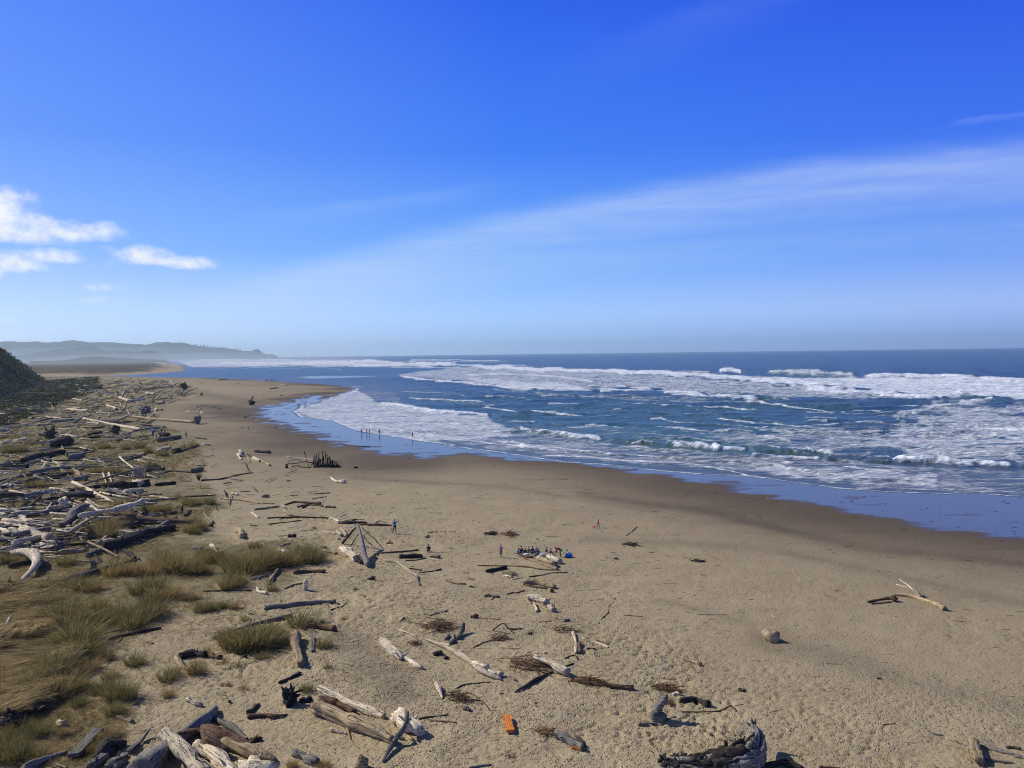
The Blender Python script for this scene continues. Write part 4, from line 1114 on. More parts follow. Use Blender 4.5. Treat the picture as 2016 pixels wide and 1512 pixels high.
for ln in TABLE.strip().split('\n'):
    q = ln.split('|'); z, kd, cl_, ws, pts, lab = q[:6]
    pts = [tuple(float(v) for v in p.split(',')) for p in pts.split()]
    ws = [float(v) for v in ws.split(',')]; lift = [float(v) for v in q[6].split(',')] if len(q) > 6 and q[6] else None
    if kd == 'brush': piece(z, kd, cl_, ws, pts, lab or None)
    else: piece(z, kd, cl_, ws, pts, lab or None, lift=lift, part='stump' if kd == 'up' and 'stump' in lab else None)
def P3(z, x, y, by): ox, oy, k = ZW[z]; return atz(ox+x*k, oy+y*k, oy+by*k, 0)
def multi(z, col, w0, w1, pts, label, name, cat, group=None, m=8):
    """tube through points given as (x, y, y of the ground below it)"""
    ox, oy, k = ZW[z]; V_ = [P3(z, *p) for p in pts]; d = V_[0].length
    g_ = Geo(); n = len(pts); g_.tube(V_, [((w0+(w1-w0)*i/(n-1))*k/F*d/2) for i in range(n)], m=m, seg=max(6, 3*n))
    org = V_[0].copy(); org.z = float(zq(org.x, org.y)); o = g_.build(name, MW[col], (org, Vector((1, 0, 0))))
    tag(o, label, cat, group); THINGS.append((o, ox+pts[0][0]*k, oy+pts[0][1]*k, col, 'long', cat)); return o
# tepee of poles leaning together
TG = 'poles of the driftwood tepee'
multi('s', 'G', 96, 46, [(842, 760, 790), (790, 600, 690), (745, 400, 590), (702, 232, 520)], 'thick grey log propping up the driftwood tepee from the front', 'driftwood_log', 'log', TG, m=18)
multi('s', 'D', 36, 20, [(500, 468, 474), (600, 340, 490), (692, 250, 515)], 'broad dark pole on the left of the driftwood tepee', 'driftwood_pole', 'pole', TG)
multi('s', 'P', 16, 14, [(520, 482, 486), (620, 370, 500), (695, 255, 520)], 'white pole on the left of the driftwood tepee', 'driftwood_pole', 'pole', TG)
multi('s', 'D', 14, 12, [(600, 520, 524), (655, 430, 522), (712, 345, 522)], 'short dark pole between the white pole and the thick grey log of the tepee', 'driftwood_pole', 'pole', TG)
multi('s', 'D', 12, 9, [(970, 466, 470), (925, 408, 470), (850, 350, 480), (745, 248, 515)], 'long bent dark pole on the right of the driftwood tepee', 'driftwood_pole', 'pole', TG)
multi('s', 'D', 12, 9, [(885, 482, 486), (825, 440, 490), (770, 360, 510)], 'short bent dark pole on the right of the driftwood tepee', 'driftwood_pole', 'pole', TG)
# fort of stakes: window d
FG = 'stakes of the driftwood fort'
for i, (x, t_, b_, w_) in enumerate([(985, 335, 640, 34), (1015, 350, 640, 30), (1050, 290, 632, 26), (1085, 370, 630, 30), (1108, 262, 625, 30), (1150, 420, 625, 36), (1192, 225, 625, 24), (1222, 350, 622, 34), (1258, 215, 622, 26), (1305, 310, 622, 30), (1335, 385, 620, 30), (1372, 355, 620, 34), (1400, 425, 618, 34), (1440, 460, 618, 40), (1480, 480, 618, 40), (1530, 515, 620, 44), (1575, 545, 622, 44)]):
    n_ = ['leftmost', 'second', 'third', 'fourth', 'fifth', 'sixth', 'seventh', 'eighth', 'tallest ninth', 'tenth', 'eleventh', 'twelfth', 'thirteenth', 'fourteenth', 'fifteenth', 'sixteenth', 'rightmost'][i]
    multi('d', 'D' if i % 3 else 'B', w_*1.1, w_*.7, [(x, b_, b_), (x+2, (b_+t_)/2, b_), (x, t_, b_)], n_+' dark stake from the left in the wall of the driftwood fort', 'driftwood_stake', 'stake', FG, m=7)
for pts, c_, w_, lb in (([(318, 380, 470), (500, 390, 480), (700, 410, 500), (970, 445, 540)], 'P', 30, 'long white pole on top of the fort frame'), ([(510, 430, 540), (700, 465, 540), (960, 500, 560)], 'T', 22, 'tan pole just under the white one on the fort frame'), ([(320, 545, 620), (560, 530, 620), (780, 490, 620), (960, 520, 620)], 'D', 22, 'dark crossbar of the fort frame'), ([(735, 240, 600), (790, 400, 600), (830, 560, 620), (870, 660, 660)], 'D', 22, 'tall crooked dark stick crossing the fort frame'), ([(740, 640, 640), (740, 545, 640)], 'D', 20, 'short upright post under the fort frame'), ([(300, 650, 650), (305, 560, 650)], 'B', 70, 'stout black post at the left end of the fort'), ([(435, 640, 640), (460, 570, 640)], 'T', 28, 'stubby tan post under the left of the fort frame'), ([(470, 620, 640), (560, 580, 640), (700, 625, 640), (850, 635, 645)], 'D', 22, 'dark log lying under the fort frame'), ([(340, 520, 620), (400, 460, 620), (520, 440, 600)], 'D', 14, 'thin curved dark stick at the left of the fort'), ([(690, 480, 600), (800, 540, 630), (880, 560, 640)], 'T', 20, 'short tan stick slanting in the middle of the fort'), ([(880, 640, 645), (960, 520, 640)], 'D', 24, 'dark brace between the fort frame and the stake wall'), ([(1390, 440, 560), (1500, 480, 570), (1660, 525, 590)], 'D', 18, 'dark pole sticking out of the right end of the fort'), ([(1580, 600, 620), (1650, 610, 622)], 'B', 40, 'low black log at the right foot of the fort'), ([(330, 305, 420), (395, 315, 430)], 'P', 20, 'small white stick behind the fort frame'), ([(1060, 600, 625), (1300, 590, 622), (1560, 600, 620)], 'B', 60, 'black log lying along the foot of the stake wall')):
    multi('d', c_, w_, w_*.75, pts, lb, 'driftwood_pole', 'pole', 'poles of the driftwood fort', m=7)
# pale stick shelter in the log field: window 2
for i, (x0, y0, x1, y1) in enumerate([(1045, 330, 1075, 240), (1065, 325, 1085, 238), (1085, 325, 1095, 235), (1105, 322, 1100, 240), (1122, 322, 1120, 235), (1140, 318, 1135, 245), (1160, 318, 1152, 262), (1190, 320, 1188, 190)]):
    multi('2', 'P' if i < 7 else 'D', 15 if i < 7 else 6, 10 if i < 7 else 5, [(x0, y0, y0), (x1, y1, 322)], ['leftmost', 'second', 'third', 'fourth', 'fifth', 'sixth', 'rightmost'][i]+' upright white stick from the left in the pale stick shelter' if i < 7 else 'thin dark pole standing right of the pale stick shelter', 'driftwood_stake', 'stake', 'sticks of the pale shelter', m=6)
# root plate of the fallen tree
ox, oy, k = ZW['1']
c_ = sand(ox+1570*k, oy+785*k); g_ = Geo(); r = 48*k/F*c_.length*.9
for q in range(26):
    a = rnd.uniform(-.2, 3.4); l = r*rnd.uniform(.8, 1.35)
    dv = Vector((rnd.uniform(-.25, .35), math.cos(a)*.9, abs(math.sin(a)))); g_.tube([c_+Vector((0, 0, r*.5)), c_+Vector((0, 0, r*.5))+dv*l*.6, c_+Vector((0, 0, r*.5))+dv*l+Vector((0, 0, rnd.uniform(-.2, .2)*l))], [r*.3, r*.16, r*.04], m=6, seg=5, rough=.2)
g_.blob(c_+Vector((0, 0, r*.6)), r*.6, rough=.4, sq=(.6, 1, 1))
o = g_.build('root_plate', MW['G'], (c_, Vector((1, 0, 0)))); tag(o, 'spiky grey root plate standing upright at the end of the fallen trunk', 'root stump', 'driftwood root stumps strewn on the beach')
# gnarled root log, bottom edge
ox, oy, k = ZW['8']
def big_gnarl():
    pts = [(700, 795), (718, 850), (700, 905), (640, 950), (560, 975), (460, 985), (340, 985), (250, 965)]; wd_ = [26, 60, 100, 120, 110, 90, 70, 46]; lf = [.8, .7, .5, .3, .15, .05, .0, .0]
    V_, R_ = [], []
    for (x, y), w_, l in zip(pts, wd_, lf):
        X_, Y_ = ox+x*k, oy+y*k; d = sand(X_, Y_).length; r = w_*k/F*d/2; V_.append(sand(X_, Y_+8, r*.8+l)); R_.append(r)
    g_ = Geo(); g_.tube(V_, [r_*.82 for r_ in R_], m=30, seg=44, rough=.26, jag=.8)
    g3 = Geo()
    def strand(G0, i0, i1, a0, tw, f0):
        pp, rr = [], []
        for j in range((i1-i0)*3+1):
            t = i0+j/3; i = min(int(t), len(V_)-2); u = t-i; p = V_[i].lerp(V_[i+1], u); r = R_[i]*(1-u)+R_[i+1]*u; d0 = (V_[i+1]-V_[i]).normalized(); s_ = d0.cross(Vector((0, 0, 1))).normalized(); n_ = s_.cross(d0); a = a0+tw*j/3+rnd.uniform(-.12, .12)
            pp.append(p+(s_*math.cos(a)+n_*math.sin(a))*r*rnd.uniform(.72, .92)); rr.append(r*f0*rnd.uniform(.7, 1.3))
        rr[-1] *= .3; rr[0] *= .5; G0.tube(pp, rr, m=7, rough=.2)
    for q in range(44):
        i0 = rnd.randrange(0, 5); strand(g_ if i0 < 3 else g3, i0, min(len(V_)-1, i0+rnd.choice([1, 2, 3])), rnd.uniform(0, 6.28), rnd.uniform(-.5, .5), rnd.uniform(.12, .24))
    for q in range(46):
        i = rnd.randrange(2, len(V_)-1); p = V_[i].lerp(V_[i+1], rnd.random()); a = rnd.uniform(0, 3.14); d0 = (V_[i+1]-V_[i]).normalized(); s_ = d0.cross(Vector((0, 0, 1)))
        dv = s_*math.cos(a)+Vector((0, 0, 1))*math.sin(a); r = R_[i]
        g3.tube([p+dv*r*.5, p+dv*r*.95+d0*r*.25, p+dv*r*rnd.uniform(1.0, 1.3)+d0*r*rnd.uniform(-.6, .9)], [r*.26, r*.2, r*.05], m=6, seg=5, rough=.25)
    for q in range(7):
        p = V_[0]; g_.tube([p, p+Vector((rnd.uniform(-.35, .15), rnd.uniform(-.1, .1), rnd.uniform(.1, .4)))], [.08, .02], m=5, seg=4)
    org = V_[3].copy(); org.z = float(zq(org.x, org.y)); o = g_.build('driftwood_log', MW['G'], (org, Vector((1, .2, 0)).normalized()))
    tag(o, 'huge gnarled root log rising to a pale twisted tip at the bottom edge', 'log', 'driftwood logs strewn on the beach')
    g2 = Geo()
    for i in range(3, 7):
        p = V_[i]; r = R_[i]; g2.blob(p+Vector((0, .1, r*.35)), r*.85, rough=.5, n1=12, n2=18, sq=(1.3, .9, .8))
    g3.v += []; g3b = sub(o, 'roots', g3, MW['D']); g3b['label'] = 'dark knotted root strands on the lower part'
    sub(o, 'bark', g2, MW['D'])['label'] = 'dark crumbling bark on the lower part'
    THINGS.append((o, ox+600*k, oy+950*k, 'G', 'long', 'log'))
big_gnarl()
def prism(name, c_, s_, h, mat, lean=(0, 0)):
    V = [(sx*s_/2+lean[0]*t, sy*s_/2+lean[1]*t, h*t) for t in (0, 1) for sx, sy in ((-1, -1), (1, -1), (1, 1), (-1, 1))]
    me = bpy.data.meshes.new(name); me.from_pydata(V, [], [(3, 2, 1, 0), (4, 5, 6, 7)]+[(j, (j+1) % 4, 4+(j+1) % 4, 4+j) for j in range(4)]); me.update(); me.materials.append(mat)
    o = bpy.data.objects.new(name, me); COL.objects.link(o); o.location = c_; return o
rust = N('rusty_steel'); tc = rust.n('ShaderNodeTexCoord'); rust.out(rust.mix(rust.noise((tc, 'Object'), 9, 4), (.045, .02, .012), (.12, .05, .025)), .7, .3)
p = atz(ox+580*k, oy+1040*k, oy+1040*k, 0); h = (atz(ox+565*k, oy+880*k, oy+1040*k, 0)-p).z
o = prism('post', Vector((p.x, p.y, p.z-.1)), .13, h+.1, rust.m, (-.12, 0)); tag(o, 'square rusty post standing before the gnarled root log', 'post')
# boulder
m = N('boulder_stone'); tc = m.n('ShaderNodeTexCoord'); n1 = m.noise((tc, 'Object'), 3, 6, .7); stone = m.out(m.mix(m.ss(n1, .35, .65), (.22, .16, .09), (.46, .36, .22)), .9, .2, bump=n1, bs=.8, bd=.1)
c_ = sand(ox+788*k, oy+400*k); g_ = Geo(); g_.blob(c_+Vector((0, 0, .22)), .44, rough=.34, n1=8, n2=11, sq=(1.15, .9, .82)); o = g_.build('boulder', stone, (c_, Vector((1, 0, 0)))); tag(o, 'round tan boulder alone on the open sand at the right', 'boulder')
THINGS.append((o, ox+788*k, oy+395*k, 'T', 'short', 'boulder'))
# ---- the far log field: more logs than were traced one by one
NFIELD = 0
FIELD = [([(150,748),(330,748),(385,770),(330,795),(300,825),(200,815),(150,780)], 120, (5, 26), (1.0, 3.0)), ([(0,800),(150,790),(300,825),(330,860),(200,880),(0,900)], 95, (8, 40), (1.2, 4.5)), ([(0,900),(150,880),(280,900),(340,935),(200,950),(0,965)], 60, (10, 50), (2, 6)), ([(0,965),(120,960),(300,965),(370,1010),(330,1050),(200,1080),(0,1100)], 95, (12, 75), (2.5, 10)), ([(380,740),(620,760),(560,840),(420,870),(340,800)], 14, (4, 12), (1, 2)), ([(400,880),(620,930),(700,1050),(480,1080),(400,1000)], 30, (5, 24), (1, 2.6)), ([(230,712),(330,712),(345,724),(250,730)], 26, (4, 13), (.7, 1.5)), ([(60,731),(230,729),(230,733),(60,735)], 16, (4, 14), (.7, 1.2))]
cand = []
for pl, n, ll, wr in FIELD:
    n = int(n*3.0)
    x0, x1 = min(p[0] for p in pl), max(p[0] for p in pl); y0, y1 = min(p[1] for p in pl), max(p[1] for p in pl); c0 = 0
    while c0 < n:
        x, y = rnd.uniform(x0, x1), rnd.uniform(y0, y1)
        if not inpoly(np.array([x]), np.array([y]), pl)[0]: continue
        c0 += 1; a = rnd.gauss(-.08, .22) if rnd.random() < .8 else rnd.uniform(-1.4, 1.4); L = rnd.uniform(*ll)*(1 if rnd.random() < .85 else 1.7); w_ = rnd.uniform(*wr)*(1 if rnd.random() < .3 else .45)
        cand.append((L*w_, x, y, a, L, w_, pl[0][0] in (230, 60)))
cand.sort(reverse=True)
stuffG = {c: Geo() for c in 'PGDT'}
n_ind = sum(1 for t in THINGS if t[5] == 'log')
print('logs traced', n_ind, 'things', len(THINGS))
for ar, x, y, a, L, w_, spit_ in cand:
    col = rnd.choice('PPPPTTGGGDD'); dx, dy = math.cos(a)*L/2, math.sin(a)*L/2*.8
    if n_ind < 292 and not spit_:
        l0 = rnd.choice([0, 0, .15, .4])*w_/3; piece('0', 'log', col, [w_, w_*.7], [(x-dx, y-dy), (x, y+rnd.uniform(-.4, .4)), (x+dx, y+dy)], None, lift=[l0, l0, l0*.5]); n_ind += THINGS[-1][5] == 'log'
    else:
        V_ = [sand(x-dx, y-dy, .2+(2.6 if spit_ else 0)*rnd.random()), sand(x+dx, y+dy, .2+(1 if spit_ else 0))]; r = w_/F*V_[0].length/2
        stuffG[col].tube(V_, [r, r*.7], m=5, seg=3)
for c_ in 'PGDT':
    if stuffG[c_].v: tag(stuffG[c_].build('driftwood_litter', MW[c_]), {'P': 'bleached', 'G': 'grey', 'D': 'dark', 'T': 'tan'}[c_]+' small driftwood bits strewn through the far log field', 'driftwood', kind='stuff')
# fine litter on the sand: twigs, chips, shells
litG = {c: Geo() for c in 'PRD'}
for i in range(4200):
    if rnd.random() < .72: x, y = rnd.triangular(120, 1500, 700), rnd.triangular(880, 1512, 1150)
    else: x, y = rnd.uniform(300, 2016), rnd.uniform(960, 1512)
    if y > 1512 or zq(*gpt(x, y)[:2]) < -.3: continue
    p = sand(x, y, .012); d = p.length; l = rnd.uniform(.06, .5)*(1 if rnd.random() < .9 else 2.2); a = rnd.gauss(-.3, .9); e = p+Vector((math.cos(a)*l, math.sin(a)*l, 0)); e.z = float(zq(e.x, e.y))+.015
    t = max(.006, .28/F*d*rnd.uniform(.6, 1.6)); p.z += t*.5
    litG[rnd.choice('PRRDD')].tube([p, e], [t, t*.6], m=4, seg=2)
for c_ in 'PRD': tag(litG[c_].build('beach_litter', MW[c_]), {'P': 'pale', 'R': 'brown', 'D': 'dark'}[c_]+' twigs and chips scattered over the sand', 'litter', kind='stuff')
# ------------------------------------------------------------------ grass
def blade_mat(name, a, b, c2):
    m = N(name); oi = m.n('ShaderNodeObjectInfo'); t = m.at('tone')
    c = m.mix(t, a, b); c = m.mix(m.math('MULTIPLY', (oi, 'Random'), .6), c, c2)
    p = m.n('ShaderNodeBsdfPrincipled', {'Roughness': .7, 'Specular IOR Level': .15}); m.t.links.new(c.outputs[2], p.inputs[0])
    tr = m.n('ShaderNodeBsdfTranslucent'); m.t.links.new(c.outputs[2], tr.inputs[0]); mx = m.n('ShaderNodeMixShader', {0: .3, 1: p, 2: tr})
    o = m.n('ShaderNodeOutputMaterial'); m.t.links.new(mx.outputs[0], o.inputs[0]); return m.m
MG = blade_mat('marram_blades', (.23, .16, .055), (.50, .37, .16), (.17, .155, .055))
MGG = blade_mat('green_blades', (.17, .145, .048), (.38, .31, .125), (.15, .145, .05))
MGY = blade_mat('straw_blades', (.30, .20, .075), (.85, .68, .38), (.30, .22, .09))
MGS = blade_mat('scrub_leaves', (.018, .026, .012), (.05, .055, .026), (.03, .035, .015))
def blades(base, n_h, lean, width, tone, rs, bend=.5):
    """vectorised ribbons: base (n,3), height (n), lean (n,2), width (n)"""
    n = len(base); a = rs.uniform(0, 6.28, n); side = np.stack([np.cos(a), np.sin(a), np.zeros(n)], -1)*width[:, None]*.5
    V = []
    for t, wf in ((0, 1), (.4, .9), (.75, .6), (1, 0)):
        c = base.copy(); c[:, 2] += n_h*(t-.25*t*t*bend); c[:, :2] += lean*(t**1.8)[..., None] if False else lean*(t**1.8)
        if wf: V += [c-side*wf, c+side*wf]
        else: V += [c]
    V = np.stack(V, 1).reshape(-1, 3); o = np.arange(n)[:, None]*7
    Fq = np.concatenate([o+np.array([[0, 1, 3, 2]]), o+np.array([[2, 3, 5, 4]]), o+np.array([[4, 5, 6, 6]])], 0)
    return V, Fq, np.repeat(tone, 7)
def blade_mesh(name, V, Fq, tone):
    Q = Fq[Fq[:, 2] != Fq[:, 3]]; T = Fq[Fq[:, 2] == Fq[:, 3]][:, :3]
    me = bpy.data.meshes.new(name); me.vertices.add(len(V)); me.vertices.foreach_set('co', V.astype(np.float32).ravel())
    li = np.concatenate([Q.ravel(), T.ravel()]); me.loops.add(len(li)); me.loops.foreach_set('vertex_index', li.astype(np.int32))
    st = np.concatenate([np.arange(len(Q))*4, len(Q)*4+np.arange(len(T))*3]); tot = np.concatenate([np.full(len(Q), 4), np.full(len(T), 3)])
    me.polygons.add(len(st)); me.polygons.foreach_set('loop_start', st.astype(np.int32)); me.polygons.foreach_set('loop_total', tot.astype(np.int32)); me.update(calc_edges=True)
    attr(me, 'tone', tone); return me
def tuft_mesh(name, n, h, sp, wd_, seed, lean=.35, wind=(.12, -.05)):
    rs = np.random.default_rng(seed); a = rs.uniform(0, 6.28, n); r = sp*np.sqrt(rs.random(n)); b = np.stack([r*np.cos(a), r*np.sin(a), np.zeros(n)-.03], -1)
    hh = h*rs.uniform(.3, 1.12, n)*(1-.3*(r/sp)); ln = np.stack([np.cos(a), np.sin(a)], -1)*(r/sp)[:, None]*h*lean*rs.uniform(.5, 1.6, n)[:, None]+np.array(wind)*h*rs.uniform(.3, 2, n)[:, None]+rs.normal(0, .06*h, (n, 2))
    return blade_mesh(name, *blades(b, hh, ln, wd_*rs.uniform(.7, 1.3, n), rs.random(n), rs))
TM = [tuft_mesh('tussock', 340, 1.0, .42, .020, s_, .5) for s_ in range(4)]; TS = [tuft_mesh('tussock', 90, 1.0, .28, .028, 20+s_, .6) for s_ in range(3)]
for q in TM+TS: q.materials.append(MG)
TMG = [q.copy() for q in TM+TS]
for q in TMG: q.materials.clear(); q.materials.append(MGG)
TUS = []
def tus(z, s_):
    ox, oy, k = ZW[z]
    for t in s_.split(): x, y, h = (float(v) for v in t.split(',')); TUS.append((ox+x*k, oy+y*k, h*k))
tus('3', '750,240,90 850,235,90 910,245,85 1000,235,90 1110,200,130 1180,210,130 1060,165,100 1310,230,80 1380,130,80 1340,120,60 1500,330,80 1560,300,60 930,360,110 1010,340,110 1080,390,110 980,430,90 820,520,120 880,580,110 950,540,120 1030,500,110 760,540,80 700,560,80 640,570,100 400,530,150 460,580,150 530,680,150 540,760,130 470,700,120 380,880,150 300,930,150 230,990,130 410,1020,140 190,1010,140 270,1060,110 340,1050,110 40,1060,130 20,960,100 250,450,90 180,450,80 330,345,90 600,345,90 510,310,80 440,350,80 700,790,70 880,830,80 560,860,70 750,1020,110 830,1050,100 690,1000,80 760,1150,80 1100,930,80 1150,900,60 1295,885,90 600,860,70 720,915,60 540,900,80 540,1000,80 620,1020,60 700,1330,70 240,1290,90 120,1290,100 1110,1040,50 1250,400,60 1330,480,70 1400,470,50 60,1180,100 60,1400,110 120,1450,100 20,1330,90 660,460,90 700,510,80 350,420,90 90,420,70')
tus('4', '700,480,120 215,200,110 250,180,60 190,620,130 250,640,150 310,650,170 370,640,170 430,630,170 480,600,120 150,580,90 300,440,50 870,640,80 895,785,50 1100,220,30 1020,440,40 860,460,40 500,520,60 570,610,70 250,780,50 150,760,50 420,720,60 140,350,60 220,360,60 20,360,60 860,1510,70 640,1500,60 180,910,40 140,920,40 290,940,50 740,950,60 500,230,60 480,190,40 20,690,60')
tus('5', '20,1240,80 40,1250,70 70,1130,100 150,1140,110 110,1160,90 240,1160,100 340,1230,130 300,1190,110 430,1250,140 380,1200,110 500,1190,160 550,1200,150 610,1190,140 580,1130,90 690,1170,130 750,1180,120 840,1110,110 900,1140,130 960,1160,130 920,1100,90 30,890,70 10,930,60 60,900,60 480,1040,60 20,700,60 140,700,60 330,1290,80')
tus('2', '1180,600,70 1240,610,75 1310,600,75 1120,590,50 1490,540,70 1530,550,60 1660,530,60 920,550,60 960,540,60 1510,750,80 1600,740,70 1570,700,50 820,770,130 860,800,110 890,740,90 1210,240,60 1180,130,60 1110,90,60 1000,100,60 1290,150,60 830,90,60 740,110,50 1460,90,50 1520,80,50 840,290,60 930,290,60 760,290,60 250,400,60 330,400,60 60,130,70 150,120,70 30,1000,80 520,1010,80 120,1000,60 640,430,50 1050,530,40 1410,480,50')
tus('p', '280,140,130 60,560,110 160,600,100 30,660,110 950,460,100 1010,230,80 1090,120,110 1000,110,120 740,600,100 200,450,90 370,620,80 560,430,70 690,170,90')
big = 0
for i, (x, y, h) in enumerate(TUS):
    p = sand(x, y); H_ = max(.16, h/F*p.length*1.35); large = h > 14
    src = (TM if rnd.random() < .58 else TMG[:4]) if large else (TS if rnd.random() < .5 else TMG[4:])
    o = bpy.data.objects.new('grass_tussock', rnd.choice(src)); COL.objects.link(o); o.location = p-Vector((0, 0, .02)); o.rotation_euler = (0, 0, rnd.uniform(-.6, .6)); w_ = H_*rnd.uniform(.85, 1.25)
    o.scale = (w_, w_, H_); o['category'] = 'grass tussock'; o['group'] = 'marram tussocks on the sand'
    THINGS.append((o, x, y, 'M' if src in (TM, TS) else 'N', 'big' if large else 'small', 'grass tussock'))
WORD.update({'M': 'brown', 'N': 'olive'})
# short cover growing through the log field and on the dune
def scatter(polys, dens_px, hpx, seed, mat, name, label, lean=(.1, 0), minh=.12, wfac=.05, spread=.5, nper=9, bend=.5):
    rs = np.random.default_rng(seed); B, HH, LN, WW, TT = [], [], [], [], []
    for pl, k in polys:
        xs = [p[0] for p in pl]; ys = [p[1] for p in pl]; A = (max(xs)-min(xs))*(max(ys)-min(ys)); n = int(A*dens_px*k)
        x = rs.uniform(min(xs), max(xs), n); y = rs.uniform(min(ys), max(ys), n); ok = inpoly(x, y, pl); x, y = x[ok], y[ok]
        p = gpt(x, y); p[:, 2] = zq(p[:, 0], p[:, 1]); p = gpt(x, y, np.clip(p[:, 2], -.2, 3)) if False else p
        ok = (fbm(p[:, 0]*.33, p[:, 1]*.33, 4) + (fbm(p[:, 0]*.06, p[:, 1]*.06, 2)-.5)*.5 > .49) & (p[:, 2] > -.3); p = p[ok]; d = np.hypot(p[:, 0], p[:, 1])
        H_ = np.maximum(minh, hpx/F*d*.5)*rs.uniform(.5, 1.3, len(p))
        tt_ = np.clip(fbm(p[:, 0]*.9, p[:, 1]*.9, 3)*1.6-.3+rs.normal(0, .2, len(p)), 0, 1)
        for q in range(nper):
            b = p.copy(); b[:, :2] += rs.normal(0, 1, (len(p), 2))*H_[:, None]*spread; B.append(b); HH.append(H_*rs.uniform(.5, 1, len(p))); LN.append(rs.normal(0, .3, (len(p), 2))*H_[:, None]+np.array(lean)*H_[:, None]); WW.append(np.maximum(H_*wfac, d*.45/F)); TT.append(np.clip(tt_*.75+rs.random(len(p))*.25, 0, 1))
    me = blade_mesh(name, *blades(np.concatenate(B), np.concatenate(HH), np.concatenate(LN), np.concatenate(WW), np.concatenate(TT), rs, bend))
    return tag(link(name, me, mats=[mat]), label, 'grass', kind='stuff')
scatter([([(0,800),(200,790),(300,830),(390,870),(395,900),(330,930),(420,960),(430,1000),(300,1080),(0,1100)], 1), ([(60,755),(240,742),(330,752),(300,800),(120,800)], .7)], .12, 6.5, 1, MGG, 'beach_grass', 'olive grass growing thinly through the log field')
scatter([([(0,860),(200,850),(400,880),(420,1010),(300,1090),(0,1110)], 1)], .08, 7.5, 2, MG, 'beach_grass', 'brown grass patches among the logs')
scatter([([(0,1090),(230,1080),(640,1060),(640,1110),(520,1180),(300,1230),(180,1330),(170,1400),(0,1512)], 1), ([(0,1380),(260,1380),(230,1512),(0,1512)], 1.6)], .055, 11, 3, MG, 'beach_grass', 'brown marram grass over the near dune')
scatter([([(0,1100),(600,1075),(600,1180),(300,1400),(260,1512),(0,1512)], .8), ([(400,1170),(700,1180),(700,1420),(420,1400)], .08)], .05, 9, 4, MGY, 'beach_grass', 'dry straw coloured grass on the near dune', lean=(-.5, -.6), bend=.9)

def swept():
    rs = np.random.default_rng(5); pl = [(-30,1150),(110,1150),(185,1205),(175,1300),(110,1400),(-30,1420)]; n = 5200
    x = rs.uniform(-30, 190, n); y = rs.uniform(1150, 1420, n); ok = inpoly(x, y, pl); p = gpt(x[ok], y[ok]); p[:, 2] = zq(p[:, 0], p[:, 1])
    fl = fbm(p[:, 0]*.35, p[:, 1]*.35, 3); p[:, 2] += .35*sstep(.35, .7, fl); k_ = 7; n = len(p); tn = np.clip(rs.beta(.8, .9, n)*.8+(fl-.5)*.9+.1, 0, 1); a = -2.25+(fl-.5)*2.2+rs.normal(0, .18, n); L = rs.uniform(.7, 1.8, n)
    b = np.repeat(p, k_, 0); b[:, :2] += rs.normal(0, .07, (n*k_, 2)); A = np.repeat(a, k_)+rs.normal(0, .10, n*k_); LL = np.repeat(L, k_)*rs.uniform(.7, 1.1, n*k_)
    V, Fq, t = blades(b, LL*rs.uniform(.22, .5, n*k_), np.stack([np.cos(A), np.sin(A)], -1)*LL[:, None], rs.uniform(.025, .06, n*k_), np.clip(np.repeat(tn, k_)+rs.normal(0, .06, n*k_), 0, 1), rs, 1.5)
    tag(link('swept_grass', blade_mesh('swept_grass', V, Fq, t), mats=[MSW]), 'long straw grass combed flat by the wind at the left edge', 'grass', kind='stuff')
MSW = blade_mat('swept_blades', (.13, .085, .03), (.78, .61, .31), (.28, .20, .08)); swept()
scatter([([(-60,752),(90,750),(190,742),(205,765),(130,790),(80,815),(-60,865)], 1.6)], .16, 7, 6, MGS, 'dark_scrub', 'dark green scrub at the foot of the bluff', wfac=.22, spread=.7, nper=12)
# leafy cover of the bluff itself
rs = np.random.default_rng(9); n = 26000; x = rs.uniform(-420, -190, n); y = rs.uniform(300, 620, n); h = bluff(x, y); ok = (h > 1.0) & (fbm(x*.25, y*.25, 3) > .45); x, y, h = x[ok], y[ok], h[ok]
bz = zq(x, y); hh = rs.uniform(.5, 1.8, len(x)); sd_ = rs.random(len(x))
me = blade_mesh('bluff_scrub', *blades(np.stack([x, y, bz-.2], -1), hh, rs.normal(0, .8, (len(x), 2)), rs.uniform(.5, 1.2, len(x)), sd_, rs)); tag(link('bluff_scrub', me, mats=[MGS]), 'dense dark scrub covering the steep bluff', 'scrub', kind='stuff')
# dead bush in the field
ox, oy, k = ZW['2']; c_ = sand(ox+1580*k, oy+350*k); g_ = Geo()
for q in range(36):
    a = rnd.uniform(0, 6.28); l = rnd.uniform(.6, 1.3); d = Vector((math.cos(a)*.45, math.sin(a)*.45, 1)).normalized()*l; g_.tube([c_, c_+d*.5+Vector((rnd.gauss(0, .06), 0, 0)), c_+d], [.03, .022, .01], m=4, seg=4)
tag(g_.build('dead_bush', MW['D'], (c_, Vector((1, 0, 0)))), 'bare dark bush standing on sand at the log field edge', 'bush')
